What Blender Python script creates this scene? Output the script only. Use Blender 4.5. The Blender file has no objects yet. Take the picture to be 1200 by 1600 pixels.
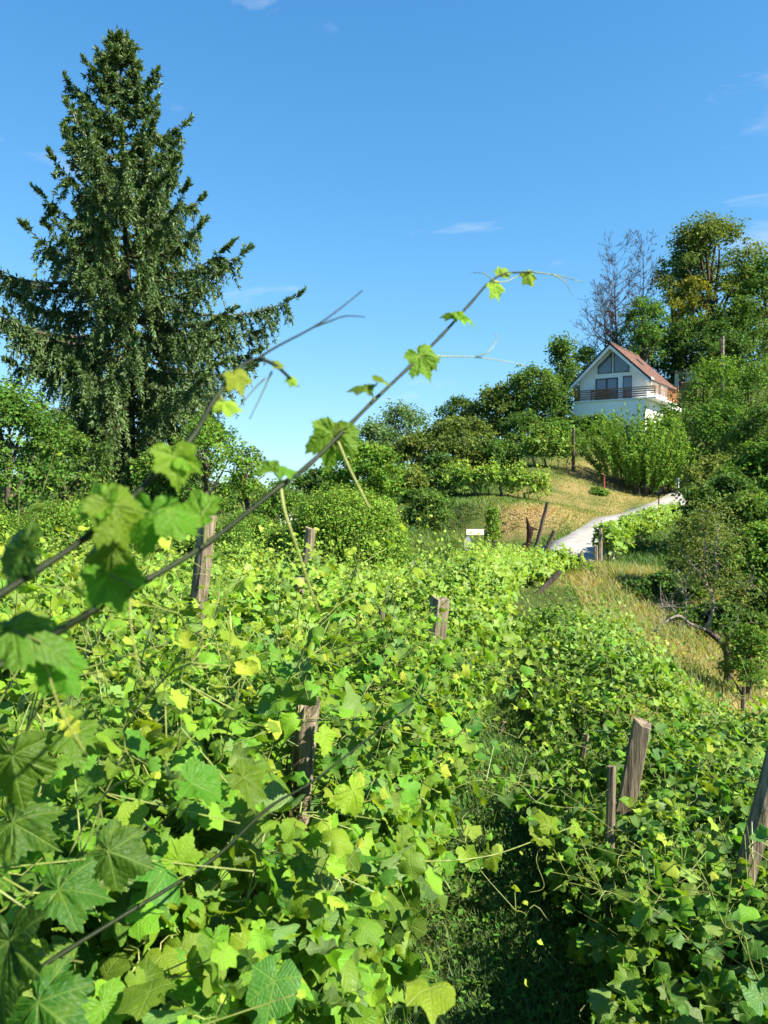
import bpy, math, random
import numpy as np
from mathutils import Matrix, Vector

S = bpy.context.scene
COL = S.collection
PI = math.pi
rad = math.radians
RNG = np.random.default_rng(11)
random.seed(11)

# ------------------------------------------------------------------ camera, sky, sun, exposure
F = 1209.0                                   # focal length in pixels of the 1200 x 1600 photograph
PITCH = math.atan(40.0 / F)
cam_d = bpy.data.cameras.new('camera')
cam = bpy.data.objects.new('camera', cam_d)
COL.objects.link(cam)
cam.location = (0, 0, 0)
cam.rotation_euler = (PI / 2 - PITCH, 0, 0)
cam_d.sensor_fit = 'VERTICAL'
cam_d.sensor_height = 36.0
cam_d.lens = 36.0 * F / 1600.0
cam_d.clip_start = 0.05
cam_d.clip_end = 6000
cam_d.dof.use_dof = True
cam_d.dof.focus_distance = 5.0
cam_d.dof.aperture_fstop = 7.5
S.camera = cam
S.render.resolution_x, S.render.resolution_y = 768, 1024

SUN_EL = 42.0
SUN_V = Vector((0.89, -0.45, 0)).normalized() * math.cos(rad(SUN_EL)) + Vector((0, 0, math.sin(rad(SUN_EL))))
sun_d = bpy.data.lights.new('sun', 'SUN')
sun_d.energy = 5.0
sun_d.angle = rad(0.53)
sun_d.color = (1.0, 0.93, 0.78)
sun = bpy.data.objects.new('sun', sun_d)
COL.objects.link(sun)
sun.rotation_euler = SUN_V.to_track_quat('Z', 'Y').to_euler()

W = bpy.data.worlds.new('World')
S.world = W
W.use_nodes = True
wn, wl = W.node_tree.nodes, W.node_tree.links
for n in list(wn):
    wn.remove(n)
w_out = wn.new('ShaderNodeOutputWorld')
w_bg = wn.new('ShaderNodeBackground')
w_bg.inputs['Strength'].default_value = 0.114
w_sky = wn.new('ShaderNodeTexSky')
w_sky.sky_type = 'NISHITA'
w_sky.sun_disc = False
w_sky.sun_elevation = rad(SUN_EL)
w_sky.sun_rotation = math.atan2(SUN_V.x, SUN_V.y)
w_sky.air_density = 1.0
w_sky.dust_density = 0.0
w_sky.ozone_density = 2.0
w_hsv = wn.new('ShaderNodeHueSaturation')
w_hsv.inputs['Saturation'].default_value = 1.14
# soft shoulder so that the horizon keeps its blue
w_k = wn.new('ShaderNodeVectorMath')
w_k.operation = 'MULTIPLY_ADD'
w_k.inputs[1].default_value = (0.15, 0.15, 0.15)
w_k.inputs[2].default_value = (1, 1, 1)
w_dv = wn.new('ShaderNodeVectorMath')
w_dv.operation = 'DIVIDE'
wl.new(w_sky.outputs[0], w_k.inputs[0])
wl.new(w_sky.outputs[0], w_dv.inputs[0])
wl.new(w_k.outputs[0], w_dv.inputs[1])
w_ti = wn.new('ShaderNodeVectorMath')
w_ti.operation = 'MULTIPLY'
w_ti.inputs[1].default_value = (0.56, 0.805, 1.0)
wl.new(w_dv.outputs[0], w_ti.inputs[0])
wl.new(w_ti.outputs[0], w_hsv.inputs['Color'])
# thin wisps of cirrus
w_tc = wn.new('ShaderNodeTexCoord')
w_map = wn.new('ShaderNodeMapping')
w_map.inputs['Scale'].default_value = (2.6, 2.6, 11.0)
w_map.inputs['Location'].default_value = (4.274756, 3.2892, 3.066523)
w_no = wn.new('ShaderNodeTexNoise')
w_no.inputs['Scale'].default_value = 1.6
w_no.inputs['Detail'].default_value = 7
w_no.inputs['Roughness'].default_value = 0.55
w_no.inputs['Distortion'].default_value = 0.4
w_mr = wn.new('ShaderNodeMapRange')
w_mr.inputs[1].default_value = 0.60
w_mr.inputs[2].default_value = 0.80
w_mr.inputs[4].default_value = 0.55
w_mix = wn.new('ShaderNodeMix')
w_mix.data_type = 'RGBA'
wl.new(w_tc.outputs['Generated'], w_map.inputs[0])
wl.new(w_map.outputs[0], w_no.inputs['Vector'])
wl.new(w_no.outputs[0], w_mr.inputs[0])
wl.new(w_mr.outputs[0], w_mix.inputs[0])
wl.new(w_hsv.outputs[0], w_mix.inputs[6])
w_mix.inputs[7].default_value = (2.6, 2.8, 3.0, 1)
wl.new(w_mix.outputs[2], w_bg.inputs['Color'])
wl.new(w_bg.outputs[0], w_out.inputs[0])

S.view_settings.view_transform = 'Standard'
S.view_settings.look = 'None'
S.view_settings.gamma = 1.0
S.view_settings.use_curve_mapping = False
S.view_settings.exposure = 1.70
S.render.engine = 'CYCLES'
S.cycles.use_denoising = True
S.cycles.max_bounces = 8
S.cycles.diffuse_bounces = 4
S.cycles.transmission_bounces = 4
S.cycles.use_adaptive_sampling = True
S.cycles.adaptive_threshold = 0.02


# ------------------------------------------------------------------ helpers
def P(px, py, d):
    """world point seen at photograph pixel (px, py) at distance d (metres along Y)"""
    xc, yc = (px - 600.0) / F, (800.0 - py) / F
    dy = math.cos(PITCH) + yc * math.sin(PITCH)
    dz = -math.sin(PITCH) + yc * math.cos(PITCH)
    t = d / dy
    return np.array((xc * t, d, dz * t))


def unit(v):
    v = np.asarray(v, float)
    return v / np.maximum(np.linalg.norm(v, axis=-1, keepdims=True), 1e-9)


class MB:
    """collects triangles and quads with a per-vertex tint, then links ONE mesh object"""
    def __init__(self):
        self.v, self.t, self.q, self.c, self.n = [], [], [], [], 0
        self.u = {}

    def add(self, v, f, tint=0.5):
        v = np.asarray(v, float).reshape(-1, 3)
        f = np.asarray(f, int)
        if len(v) == 0 or len(f) == 0:
            return self
        (self.t if f.shape[1] == 3 else self.q).append(f + self.n)
        self.v.append(v)
        self.c.append(np.broadcast_to(np.asarray(tint, float), (len(v),)))
        self.n += len(v)
        return self

    def mesh(self, name, smooth=False):
        me = bpy.data.meshes.new(name)
        V = np.concatenate(self.v) if self.v else np.zeros((0, 3))
        T = np.concatenate(self.t) if self.t else np.zeros((0, 3), int)
        Q = np.concatenate(self.q) if self.q else np.zeros((0, 4), int)
        me.vertices.add(len(V))
        me.vertices.foreach_set('co', V.astype(np.float32).ravel())
        idx = np.concatenate([T.ravel(), Q.ravel()]).astype(np.int32)
        me.loops.add(len(idx))
        me.loops.foreach_set('vertex_index', idx)
        n = len(T) + len(Q)
        me.polygons.add(n)
        st = np.concatenate([np.arange(len(T)) * 3, len(T) * 3 + np.arange(len(Q)) * 4]).astype(np.int32)
        me.polygons.foreach_set('loop_start', st)
        me.polygons.foreach_set('use_smooth', np.full(n, bool(smooth)))
        a = me.attributes.new('tint', 'FLOAT', 'POINT')
        a.data.foreach_set('value', np.concatenate(self.c).astype(np.float32) if self.c else np.zeros(0, np.float32))
        if self.u:
            L = np.full((len(V), 3), 5.0, np.float32)
            for k, w in self.u.items():
                L[k:k + len(w)] = w
            la = me.attributes.new('leafco', 'FLOAT_VECTOR', 'POINT')
            la.data.foreach_set('vector', L.ravel())
        me.update(calc_edges=True)
        return me

    def build(self, name, mat, parent=None, loc=None, smooth=False, kind=None, label=None):
        o = bpy.data.objects.new(name, self.mesh(name, smooth))
        o.data.materials.append(mat)
        return link(o, parent, loc, kind, label)


def link(o, parent=None, loc=None, kind=None, label=None):
    COL.objects.link(o)
    if parent is not None:
        o.parent = parent
    if loc is not None:
        o.location = loc
    if kind:
        o['kind'] = kind
    if label:
        o['label'] = label
    return o


def tag(o, label, cat, group=None):
    o['label'] = label
    o['category'] = cat
    if group:
        o['group'] = group
    return o


def thing(name, label, cat, loc, group=None, rotz=0.0):
    o = bpy.data.objects.new(name, None)
    o.empty_display_size = 0.2
    COL.objects.link(o)
    o.location = loc
    o.rotation_euler = (0, 0, rotz)
    return tag(o, label, cat, group)


def copy_tree(src, parent=None):
    c = src.copy()
    COL.objects.link(c)
    if parent is not None:
        c.parent = parent
    for ch in list(src.children):
        copy_tree(ch, c)
    return c


BOXF = np.array([(0, 3, 2, 1), (4, 5, 6, 7), (0, 1, 5, 4), (1, 2, 6, 5), (2, 3, 7, 6), (3, 0, 4, 7)])


def box(mb, lo, hi, tint=0.5):
    x0, y0, z0 = lo
    x1, y1, z1 = hi
    return mb.add([(x0, y0, z0), (x1, y0, z0), (x1, y1, z0), (x0, y1, z0), (x0, y0, z1), (x1, y0, z1), (x1, y1, z1), (x0, y1, z1)], BOXF, tint)


def prism(mb, poly, y0, y1, tint=0.5):
    """convex polygon in XZ extruded along Y"""
    n = len(poly)
    v = [(x, y0, z) for x, z in poly] + [(x, y1, z) for x, z in poly]
    f = [(i, (i + 1) % n, n + (i + 1) % n, n + i) for i in range(n)]
    mb.add(v, f, tint)
    b = mb.n - 2 * n
    tri = [(0, i, i + 1) for i in range(1, n - 1)] + [(n, n + i + 1, n + i) for i in range(1, n - 1)]
    mb.t.append(np.array(tri) + b)
    return mb


def spline(pts, k=4):
    """Catmull-Rom through the points"""
    p = np.asarray(pts, float)
    p = np.vstack([2 * p[0] - p[1], p, 2 * p[-1] - p[-2]])
    out = []
    for i in range(1, len(p) - 2):
        for s in range(k):
            t = s / k
            a, b, c, d = p[i - 1], p[i], p[i + 1], p[i + 2]
            out.append(0.5 * (2 * b + (c - a) * t + (2 * a - 5 * b + 4 * c - d) * t * t + (3 * b - a - 3 * c + d) * t ** 3))
    out.append(p[-2])
    return np.array(out)


def tube(mb, pts, r, sides=5, tint=0.5, cap=True, wob=0.0, rng=None):
    p = np.asarray(pts, float)
    n = len(p)
    r = np.broadcast_to(np.asarray(r, float), (n,))
    t = unit(np.gradient(p, axis=0))
    ref = np.array((0, 0, 1.0)) if abs(t[:, 2].mean()) < 0.8 else np.array((1.0, 0, 0))
    u = unit(np.cross(t, ref))
    w = np.cross(t, u)
    a = np.arange(sides) / sides * 2 * PI
    rr = r[:, None] * np.ones((n, sides))
    if wob:
        rr = rr * (1 + wob * (rng or RNG).standard_normal((n, sides)))
    v = p[:, None] + rr[..., None] * (np.cos(a)[None, :, None] * u[:, None] + np.sin(a)[None, :, None] * w[:, None])
    i, j = np.meshgrid(np.arange(n - 1), np.arange(sides), indexing='ij')
    j2 = (j + 1) % sides
    f = np.stack([i * sides + j, i * sides + j2, (i + 1) * sides + j2, (i + 1) * sides + j], -1).reshape(-1, 4)
    base = mb.n
    mb.add(v.reshape(-1, 3), f, np.repeat(np.broadcast_to(np.asarray(tint, float), (n,)), sides))
    if cap and sides > 2:
        k = np.arange(1, sides - 1)
        mb.t.append(np.stack([0 * k, k + 1, k], -1) + base)
        mb.t.append(np.stack([0 * k, k, k + 1], -1) + base + (n - 1) * sides)
    return mb


def frames(nrm, tip):
    """(n,3,3) with columns x, y=tip, z=normal"""
    z = unit(nrm)
    y = unit(tip - z * np.sum(tip * z, -1, keepdims=True))
    x = np.cross(y, z)
    return np.stack([x, y, z], -1)


def scatter(mb, tv, tf, pos, R, s, tint, local=False):
    """copies of a small template, joined"""
    pos = np.asarray(pos, float)
    n, k = len(pos), len(tv)
    if n == 0:
        return mb
    s = np.asarray(s, float)
    if s.ndim < 2:
        s = np.repeat(np.broadcast_to(s, (n,))[:, None], 3, axis=1)
    v = np.einsum('nij,nkj->nki', R, tv[None] * s[:, None, :]) + pos[:, None]
    f = (tf[None] + (np.arange(n) * k)[:, None, None]).reshape(-1, tf.shape[1])
    tint = np.broadcast_to(np.asarray(tint, float), (n,))
    if local:
        mb.u[mb.n] = np.tile(tv, (n, 1))
    return mb.add(v.reshape(-1, 3), f, np.repeat(tint, k))


def rvec(rng, n):
    return unit(rng.standard_normal((n, 3)))


def wave(x, y, seed=0.0, s=1.0):
    """cheap smooth noise, about -1..1"""
    x, y = np.asarray(x) / s, np.asarray(y) / s
    return (np.sin(x * 1.3 + 2.1 * np.sin(y * 0.7 + seed) + seed) + np.sin(y * 1.7 + 1.8 * np.sin(x * 0.9 - seed) + 2 * seed)
            + 0.6 * np.sin(2.9 * x - 1.1 * y + 3 * seed) + 0.4 * np.sin(4.7 * y + 3.3 * x + seed)) / 3.0


# ------------------------------------------------------------------ materials
def new_mat(name):
    m = bpy.data.materials.new(name)
    m.use_nodes = True
    nt = m.node_tree
    b = nt.nodes['Principled BSDF']
    return m, nt, b, nt.nodes['Material Output']


def ramp(nt, stops, src):
    r = nt.nodes.new('ShaderNodeValToRGB')
    e = r.color_ramp.elements
    while len(e) < len(stops):
        e.new(0.5)
    for el, (p, c) in zip(e, stops):
        el.position = p
        el.color = (*c, 1)
    nt.links.new(src, r.inputs[0])
    return r.outputs[0]


def math_n(nt, op, a, b=None, c=None, clamp=False):
    n = nt.nodes.new('ShaderNodeMath')
    n.operation = op
    n.use_clamp = clamp
    for i, v in enumerate((a, b, c)):
        if v is None:
            continue
        if isinstance(v, (int, float)):
            n.inputs[i].default_value = v
        else:
            nt.links.new(v, n.inputs[i])
    return n.outputs[0]


def mixc(nt, fac, a, b, mode='MIX'):
    n = nt.nodes.new('ShaderNodeMix')
    n.data_type = 'RGBA'
    n.blend_type = mode
    for s, v in ((n.inputs[0], fac), (n.inputs[6], a), (n.inputs[7], b)):
        if isinstance(v, (int, float)):
            s.default_value = v
        elif isinstance(v, tuple):
            s.default_value = (*v, 1)
        else:
            nt.links.new(v, s)
    return n.outputs[2]


def leaf_mat(name, stops, transl=0.35, rough=0.42, spec=0.4, per_object=False, veins=False, tr_tint=(1.25, 1.2, 0.5)):
    m, nt, b, out = new_mat(name)
    N = nt.nodes
    if per_object:
        oi = N.new('ShaderNodeObjectInfo')
        sep = N.new('ShaderNodeSeparateColor')
        nt.links.new(oi.outputs['Color'], sep.inputs[0])
        tint, rnd = sep.outputs[0], oi.outputs['Random']
    else:
        at = N.new('ShaderNodeAttribute')
        at.attribute_name = 'tint'
        ge = N.new('ShaderNodeNewGeometry')
        tint, rnd = at.outputs['Fac'], ge.outputs['Random Per Island']
    col = ramp(nt, stops, tint)
    hs = N.new('ShaderNodeHueSaturation')
    nt.links.new(col, hs.inputs['Color'])
    nt.links.new(math_n(nt, 'MULTIPLY_ADD', rnd, 0.05, 0.475), hs.inputs['Hue'])
    nt.links.new(math_n(nt, 'MULTIPLY_ADD', rnd, 0.5, 0.75), hs.inputs['Value'])
    col = hs.outputs[0]
    if veins:
        tc = N.new('ShaderNodeTexCoord')
        sx = N.new('ShaderNodeSeparateXYZ')
        lco = tc.outputs['Object']
        if not per_object:
            al = N.new('ShaderNodeAttribute')
            al.attribute_name = 'leafco'
            lco = al.outputs['Vector']
        nt.links.new(lco, sx.inputs[0])
        ax = math_n(nt, 'ABSOLUTE', sx.outputs[0])
        th = math_n(nt, 'ARCTAN2', ax, sx.outputs[1])
        r = math_n(nt, 'SQRT', math_n(nt, 'ADD', math_n(nt, 'MULTIPLY', ax, ax), math_n(nt, 'MULTIPLY', sx.outputs[1], sx.outputs[1])))
        ds = [math_n(nt, 'ABSOLUTE', math_n(nt, 'SUBTRACT', th, a)) for a in (0.0, 0.90, 1.85)]
        d = math_n(nt, 'MINIMUM', math_n(nt, 'MINIMUM', ds[0], ds[1]), ds[2])
        main = math_n(nt, 'MULTIPLY', d, r)
        vm = N.new('ShaderNodeMapRange')
        vm.inputs[1].default_value, vm.inputs[2].default_value = 0.006, 0.028
        vm.inputs[3].default_value, vm.inputs[4].default_value = 1.0, 0.0
        nt.links.new(main, vm.inputs[0])
        side = math_n(nt, 'SINE', math_n(nt, 'MULTIPLY', math_n(nt, 'SUBTRACT', math_n(nt, 'MULTIPLY', r, math_n(nt, 'COSINE', d)), math_n(nt, 'MULTIPLY', main, 0.9)), 46.0))
        side = math_n(nt, 'POWER', math_n(nt, 'MULTIPLY_ADD', side, 0.5, 0.5), 6.0)
        vein = math_n(nt, 'MAXIMUM', vm.outputs[0], math_n(nt, 'MULTIPLY', side, 0.35))
        light = mixc(nt, 0.6, col, (0.30, 0.42, 0.10))
        col = mixc(nt, math_n(nt, 'MULTIPLY', vein, 0.55), col, light)
        no = N.new('ShaderNodeTexNoise')
        no.inputs['Scale'].default_value = 9
        nt.links.new(lco, no.inputs['Vector'])
        mo = N.new('ShaderNodeTexNoise')
        mo.noise_dimensions = '4D'
        mo.inputs['Scale'].default_value = 2.6
        mo.inputs['Detail'].default_value = 5
        nt.links.new(lco, mo.inputs['Vector'])
        nt.links.new(math_n(nt, 'MULTIPLY', rnd, 40.0), mo.inputs['W'])
        mm = N.new('ShaderNodeMapRange')
        mm.inputs[1].default_value, mm.inputs[2].default_value = 0.52, 0.80
        mm.inputs[4].default_value = 0.5
        nt.links.new(mo.outputs[0], mm.inputs[0])
        col = mixc(nt, mm.outputs[0], col, (0.20, 0.30, 0.03))
        hgt = math_n(nt, 'ADD', math_n(nt, 'MULTIPLY', vein, -1.0), no.outputs[0])
        bp = N.new('ShaderNodeBump')
        bp.inputs['Strength'].default_value = 0.5
        bp.inputs['Distance'].default_value = 0.004
        nt.links.new(hgt, bp.inputs['Height'])
        nt.links.new(bp.outputs[0], b.inputs['Normal'])
    # paler, matt underside
    g2 = N.new('ShaderNodeNewGeometry')
    pale = mixc(nt, 0.35, col, (0.17, 0.24, 0.12))
    top = mixc(nt, g2.outputs['Backfacing'], col, pale)
    nt.links.new(top, b.inputs['Base Color'])
    b.inputs['Roughness'].default_value = rough
    b.inputs['Specular IOR Level'].default_value = spec
    t = N.new('ShaderNodeBsdfTranslucent')
    tcx = mixc(nt, 1.0, col, tr_tint, 'MULTIPLY')
    nt.links.new(tcx, t.inputs[0])
    ms = N.new('ShaderNodeMixShader')
    ms.inputs[0].default_value = transl
    nt.links.new(b.outputs[0], ms.inputs[1])
    nt.links.new(t.outputs[0], ms.inputs[2])
    nt.links.new(ms.outputs[0], out.inputs[0])
    return m


def simple_mat(name, c, rough=0.8, spec=0.3, noise=0.0, scale=4.0, stretch=(1, 1, 1), bump=0.0, dark=0.5, metal=0.0):
    m, nt, b, out = new_mat(name)
    b.inputs['Roughness'].default_value = rough
    b.inputs['Specular IOR Level'].default_value = spec
    b.inputs['Metallic'].default_value = metal
    b.inputs['Base Color'].default_value = (*c, 1)
    if noise:
        tc = nt.nodes.new('ShaderNodeTexCoord')
        mp = nt.nodes.new('ShaderNodeMapping')
        mp.inputs['Scale'].default_value = stretch
        no = nt.nodes.new('ShaderNodeTexNoise')
        no.inputs['Scale'].default_value = scale
        no.inputs['Detail'].default_value = 6
        no.inputs['Roughness'].default_value = 0.65
        nt.links.new(tc.outputs['Object'], mp.inputs[0])
        nt.links.new(mp.outputs[0], no.inputs['Vector'])
        lo = tuple(x * dark for x in c)
        hi = tuple(min(1, x * (1 + noise)) for x in c)
        col = ramp(nt, [(0.3, lo), (0.5, c), (0.72, hi)], no.outputs[0])
        nt.links.new(col, b.inputs['Base Color'])
        if bump:
            bp = nt.nodes.new('ShaderNodeBump')
            bp.inputs['Strength'].default_value = 0.8
            bp.inputs['Distance'].default_value = bump
            nt.links.new(no.outputs[0], bp.inputs['Height'])
            nt.links.new(bp.outputs[0], b.inputs['Normal'])
    return m


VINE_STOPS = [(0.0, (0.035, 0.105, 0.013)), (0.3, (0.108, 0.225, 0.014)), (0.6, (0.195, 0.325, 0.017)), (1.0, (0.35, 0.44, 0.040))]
M = {}
M['vine'] = leaf_mat('vine_leaf', VINE_STOPS, 0.42, 0.5, 0.25, veins=True)
M['vine_obj'] = leaf_mat('vine_leaf_near', VINE_STOPS, 0.42, 0.48, 0.28, per_object=True, veins=True)
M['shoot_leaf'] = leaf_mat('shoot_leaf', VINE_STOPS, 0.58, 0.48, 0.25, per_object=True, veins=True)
M['dark_tree'] = leaf_mat('dark_foliage', [(0, (0.031, 0.071, 0.017)), (0.5, (0.058, 0.122, 0.024)), (1, (0.145, 0.230, 0.037))], 0.38, 0.7, 0.12)
M['mid_tree'] = leaf_mat('mid_foliage', [(0, (0.041, 0.094, 0.017)), (0.5, (0.087, 0.181, 0.026)), (1, (0.181, 0.297, 0.041))], 0.38, 0.7, 0.12)
M['light_tree'] = leaf_mat('light_foliage', [(0, (0.065, 0.137, 0.018)), (0.5, (0.137, 0.254, 0.029)), (1, (0.260, 0.377, 0.046))], 0.38, 0.7, 0.12)
M['olive_tree'] = leaf_mat('olive_foliage', [(0, (0.045, 0.078, 0.018)), (0.5, (0.112, 0.165, 0.033)), (1, (0.232, 0.262, 0.053))], 0.38, 0.7, 0.12)
M['grey_tree'] = leaf_mat('greygreen_foliage', [(0, (0.056, 0.109, 0.039)), (0.5, (0.105, 0.182, 0.063)), (1, (0.182, 0.266, 0.098))], 0.38, 0.7, 0.12)
M['yellow_tree'] = leaf_mat('yellow_foliage', [(0, (0.07, 0.10, 0.015)), (0.5, (0.17, 0.18, 0.022)), (1, (0.33, 0.30, 0.035))], 0.38, 0.7, 0.12)
M['spruce'] = leaf_mat('spruce_needles', [(0, (0.022, 0.050, 0.012)), (0.5, (0.060, 0.115, 0.024)), (1, (0.14, 0.20, 0.045))], 0.25, 0.5, 0.35)
M['grass'] = leaf_mat('grass_blades', [(0, (0.050, 0.125, 0.014)), (0.4, (0.15, 0.225, 0.024)), (0.7, (0.34, 0.30, 0.10)), (1, (0.45, 0.31, 0.15))], 0.4, 0.6, 0.2)
M['cane'] = simple_mat('green_cane', (0.13, 0.16, 0.035), 0.5, 0.4, 0.5, 30)
M['cane_dark'] = simple_mat('olive_cane', (0.008, 0.015, 0.003), 0.55, 0.2, 0.6, 60, (1, 1, 1), 0.0006)
M['tendril'] = simple_mat('tendril_green', (0.22, 0.24, 0.06), 0.5, 0.4)
M['vine_bark'] = simple_mat('vine_bark', (0.085, 0.062, 0.045), 0.95, 0.1, 0.6, 22, (1, 1, 0.18), 0.02)
M['bark'] = simple_mat('tree_bark', (0.085, 0.068, 0.052), 0.95, 0.1, 0.6, 9, (1, 1, 0.25), 0.05)
M['spruce_bark'] = simple_mat('spruce_bark', (0.040, 0.032, 0.025), 0.95, 0.1, 0.6, 9, (1, 1, 0.25), 0.05)
M['silver_bark'] = simple_mat('silvery_bark', (0.20, 0.17, 0.145), 0.95, 0.1, 0.4, 9)
M['bare_bark'] = simple_mat('bare_bark', (0.062, 0.050, 0.045), 0.95, 0.1, 0.4, 9)
M['post'] = simple_mat('weathered_wood', (0.185, 0.150, 0.104), 0.92, 0.15, 0.9, 34, (1, 1, 0.06), 0.03, 0.16)
M['post_dark'] = simple_mat('dark_wood', (0.085, 0.068, 0.055), 0.92, 0.15, 0.7, 26, (1, 1, 0.08), 0.015, 0.35)
M['plaster'] = simple_mat('white_plaster', (0.86, 0.85, 0.82), 0.9, 0.2, 0.04, 1.2, (1, 1, 1), 0.0, 0.93)
M['soffit'] = simple_mat('white_boards', (0.78, 0.77, 0.74), 0.7, 0.3)
M['frame'] = simple_mat('anthracite_frame', (0.035, 0.038, 0.045), 0.4, 0.5)
M['fascia'] = simple_mat('dark_fascia', (0.030, 0.024, 0.022), 0.6, 0.4)
M['tile'] = simple_mat('red_brown_tile', (0.115, 0.060, 0.047), 0.85, 0.2, 0.5, 2.5, (1, 1, 1), 0, 0.7)
M['wood'] = simple_mat('stained_wood', (0.25, 0.11, 0.055), 0.6, 0.3, 0.4, 8, (0.2, 1, 1))
M['wood_light'] = simple_mat('honey_wood', (0.46, 0.22, 0.08), 0.6, 0.3, 0.4, 8, (0.2, 1, 1))
M['glass'] = simple_mat('window_glass', (0.13, 0.16, 0.20), 0.06, 0.8)
M['curtain'] = simple_mat('window_curtain', (0.42, 0.44, 0.47), 0.9, 0.1)
M['metal'] = simple_mat('grey_metal', (0.30, 0.31, 0.32), 0.45, 0.5, metal=0.6)
M['white_paint'] = simple_mat('white_paint', (0.80, 0.80, 0.78), 0.5, 0.4)
M['blue_paint'] = simple_mat('blue_paint', (0.015, 0.04, 0.20), 0.5, 0.4)
M['grey_plate'] = simple_mat('grey_plate', (0.24, 0.26, 0.29), 0.5, 0.4, 0.2, 4)
M['black_wood'] = simple_mat('blackened_wood', (0.028, 0.017, 0.013), 0.95, 0.1, 0.7, 12, (1, 1, 0.3), 0.02)
M['grey_shed'] = simple_mat('grey_render', (0.40, 0.39, 0.36), 0.9, 0.1, 0.2, 2)
M['log'] = simple_mat('split_logs', (0.33, 0.19, 0.10), 0.9, 0.1, 0.5, 6)
M['red_stake'] = simple_mat('rusty_stake', (0.26, 0.06, 0.035), 0.8, 0.2, 0.3, 8)
M['net'] = simple_mat('dark_net', (0.03, 0.035, 0.035), 0.8, 0.2)


# ------------------------------------------------------------------ terrain
CTRL = [(700, 1600, 3.4), (800, 1400, 4.3), (780, 1200, 6.5), (790, 1015, 11), (880, 965, 15), (960, 1020, 13), (1100, 1085, 12.5),
        (1200, 1150, 11), (1135, 1075, 14), (1150, 1600, 4.0), (1000, 1330, 5.2), (100, 1600, 3.4), (300, 1000, 11.5), (100, 960, 13.5), (550, 960, 14),
        (900, 884, 25), (840, 900, 24), (960, 905, 23.5), (1020, 965, 19), (1060, 900, 26),
        (940, 845, 34), (1000, 811, 42), (1057, 792, 51), (1110, 775, 62), (880, 852, 34),
        (900, 795, 47), (950, 767, 53), (865, 775, 50), (1000, 770, 57), (900, 737, 59), (845, 737, 57), (960, 700, 69),
        (905, 674, 80), (1035, 680, 80), (700, 852, 36), (760, 864, 33), (830, 846, 37), (690, 805, 44), (750, 792, 45.5), (810, 790, 45),
        (690, 775, 52), (760, 760, 53), (800, 722, 63), (835, 702, 67), (700, 745, 66), (680, 782, 58), (600, 792, 50), (560, 802, 36),
        (190, 778, 26), (40, 795, 22), (300, 795, 24), (420, 790, 30), (480, 800, 32), (100, 880, 16), (300, 880, 16), (-200, 830, 18),
        (600, 768, 130), (300, 775, 120), (1000, 605, 110), (1200, 575, 110), (900, 645, 110), (800, 702, 110), (700, 745, 110),
        (1300, 710, 52), (1300, 860, 30), (1250, 1000, 18), (1300, 1200, 9), (1200, 805, 40), (1150, 745, 60), (1200, 700, 72), (1130, 615, 88),
        (1200, 625, 88), (1060, 600, 95), (1400, 620, 90), (1500, 800, 45)]
CP = [P(*c) for c in CTRL]
CP += [np.array(c, float) for c in ((0, 0, -1.75), (0, -4, -1.6), (-6, -2, -1.6), (6, -3, -2.3), (0, -15, -0.6), (-12, -10, -1.0), (14, -8, -3.4),
                                    (6.0, 29.5, -3.25), (2.0, 28.5, -3.2), (-2, 28, -2.6), (-9, 4, -1.7), (-14, 10, -1.5), (8, 4, -3.1))]
CP = np.array(CP)


def _tps(a, b):
    d = np.linalg.norm(a[:, None] - b[None], axis=-1) + 1e-6
    return d * d * np.log(d)


_n = len(CP)
_K = _tps(CP[:, :2] / 20, CP[:, :2] / 20) + 0.004 * np.eye(_n)
_Pm = np.hstack([np.ones((_n, 1)), CP[:, :2] / 20])
_A = np.block([[_K, _Pm], [_Pm.T, np.zeros((3, 3))]])
_W = np.linalg.solve(_A, np.concatenate([CP[:, 2], np.zeros(3)]))

# the cut bank at the foot of the lawn
BANK_A, BANK_B = P(690, 800, 43)[:2], P(850, 815, 40)[:2]


def H(x, y):
    """ground height"""
    x, y = np.atleast_1d(np.asarray(x, float)), np.atleast_1d(np.asarray(y, float))
    q = np.stack([x, y], -1)
    out = np.empty(len(q))
    for i in range(0, len(q), 20000):
        s = q[i:i + 20000] / 20
        out[i:i + 20000] = _tps(s, CP[:, :2] / 20) @ _W[:_n] + _W[_n] + s @ _W[_n + 1:]
    r = np.hypot(x, y - 40)
    w = np.clip((r - 95) / 110, 0, 1)
    w = w * w * (3 - 2 * w)
    far = -16 + 3.0 * wave(x, y, 2.0, 90)
    out = np.clip(out, -14, 40) * (1 - w) + far * w
    out = out + 0.035 * wave(x, y, 1.3, 0.9) * (1 - w) + 0.10 * wave(x, y, 4.1, 3.5) * np.clip((y - 20) / 20, 0, 1)
    # bank: a step of about a metre down towards the sign
    ab = BANK_B - BANK_A
    L = np.linalg.norm(ab)
    tx = ((x - BANK_A[0]) * ab[0] + (y - BANK_A[1]) * ab[1]) / L
    nx = ((x - BANK_A[0]) * -ab[1] + (y - BANK_A[1]) * ab[0]) / L + 0.35 * wave(tx, 0 * tx, 3.0, 1.2)
    along = np.clip((tx + 2.0) / 3, 0, 1) * np.clip((L + 1.5 - tx) / 2.0, 0, 1)
    st = np.clip((nx + 0.9) / 1.8, 0, 1)
    st = st * st * (3 - 2 * st)
    fall = np.exp(-np.maximum(0, np.abs(nx) - 1.0) / 4.0)
    out = out + along * fall * (st - 0.5) * 1.25
    return out


def h1(x, y):
    return float(H(x, y)[0])


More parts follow.
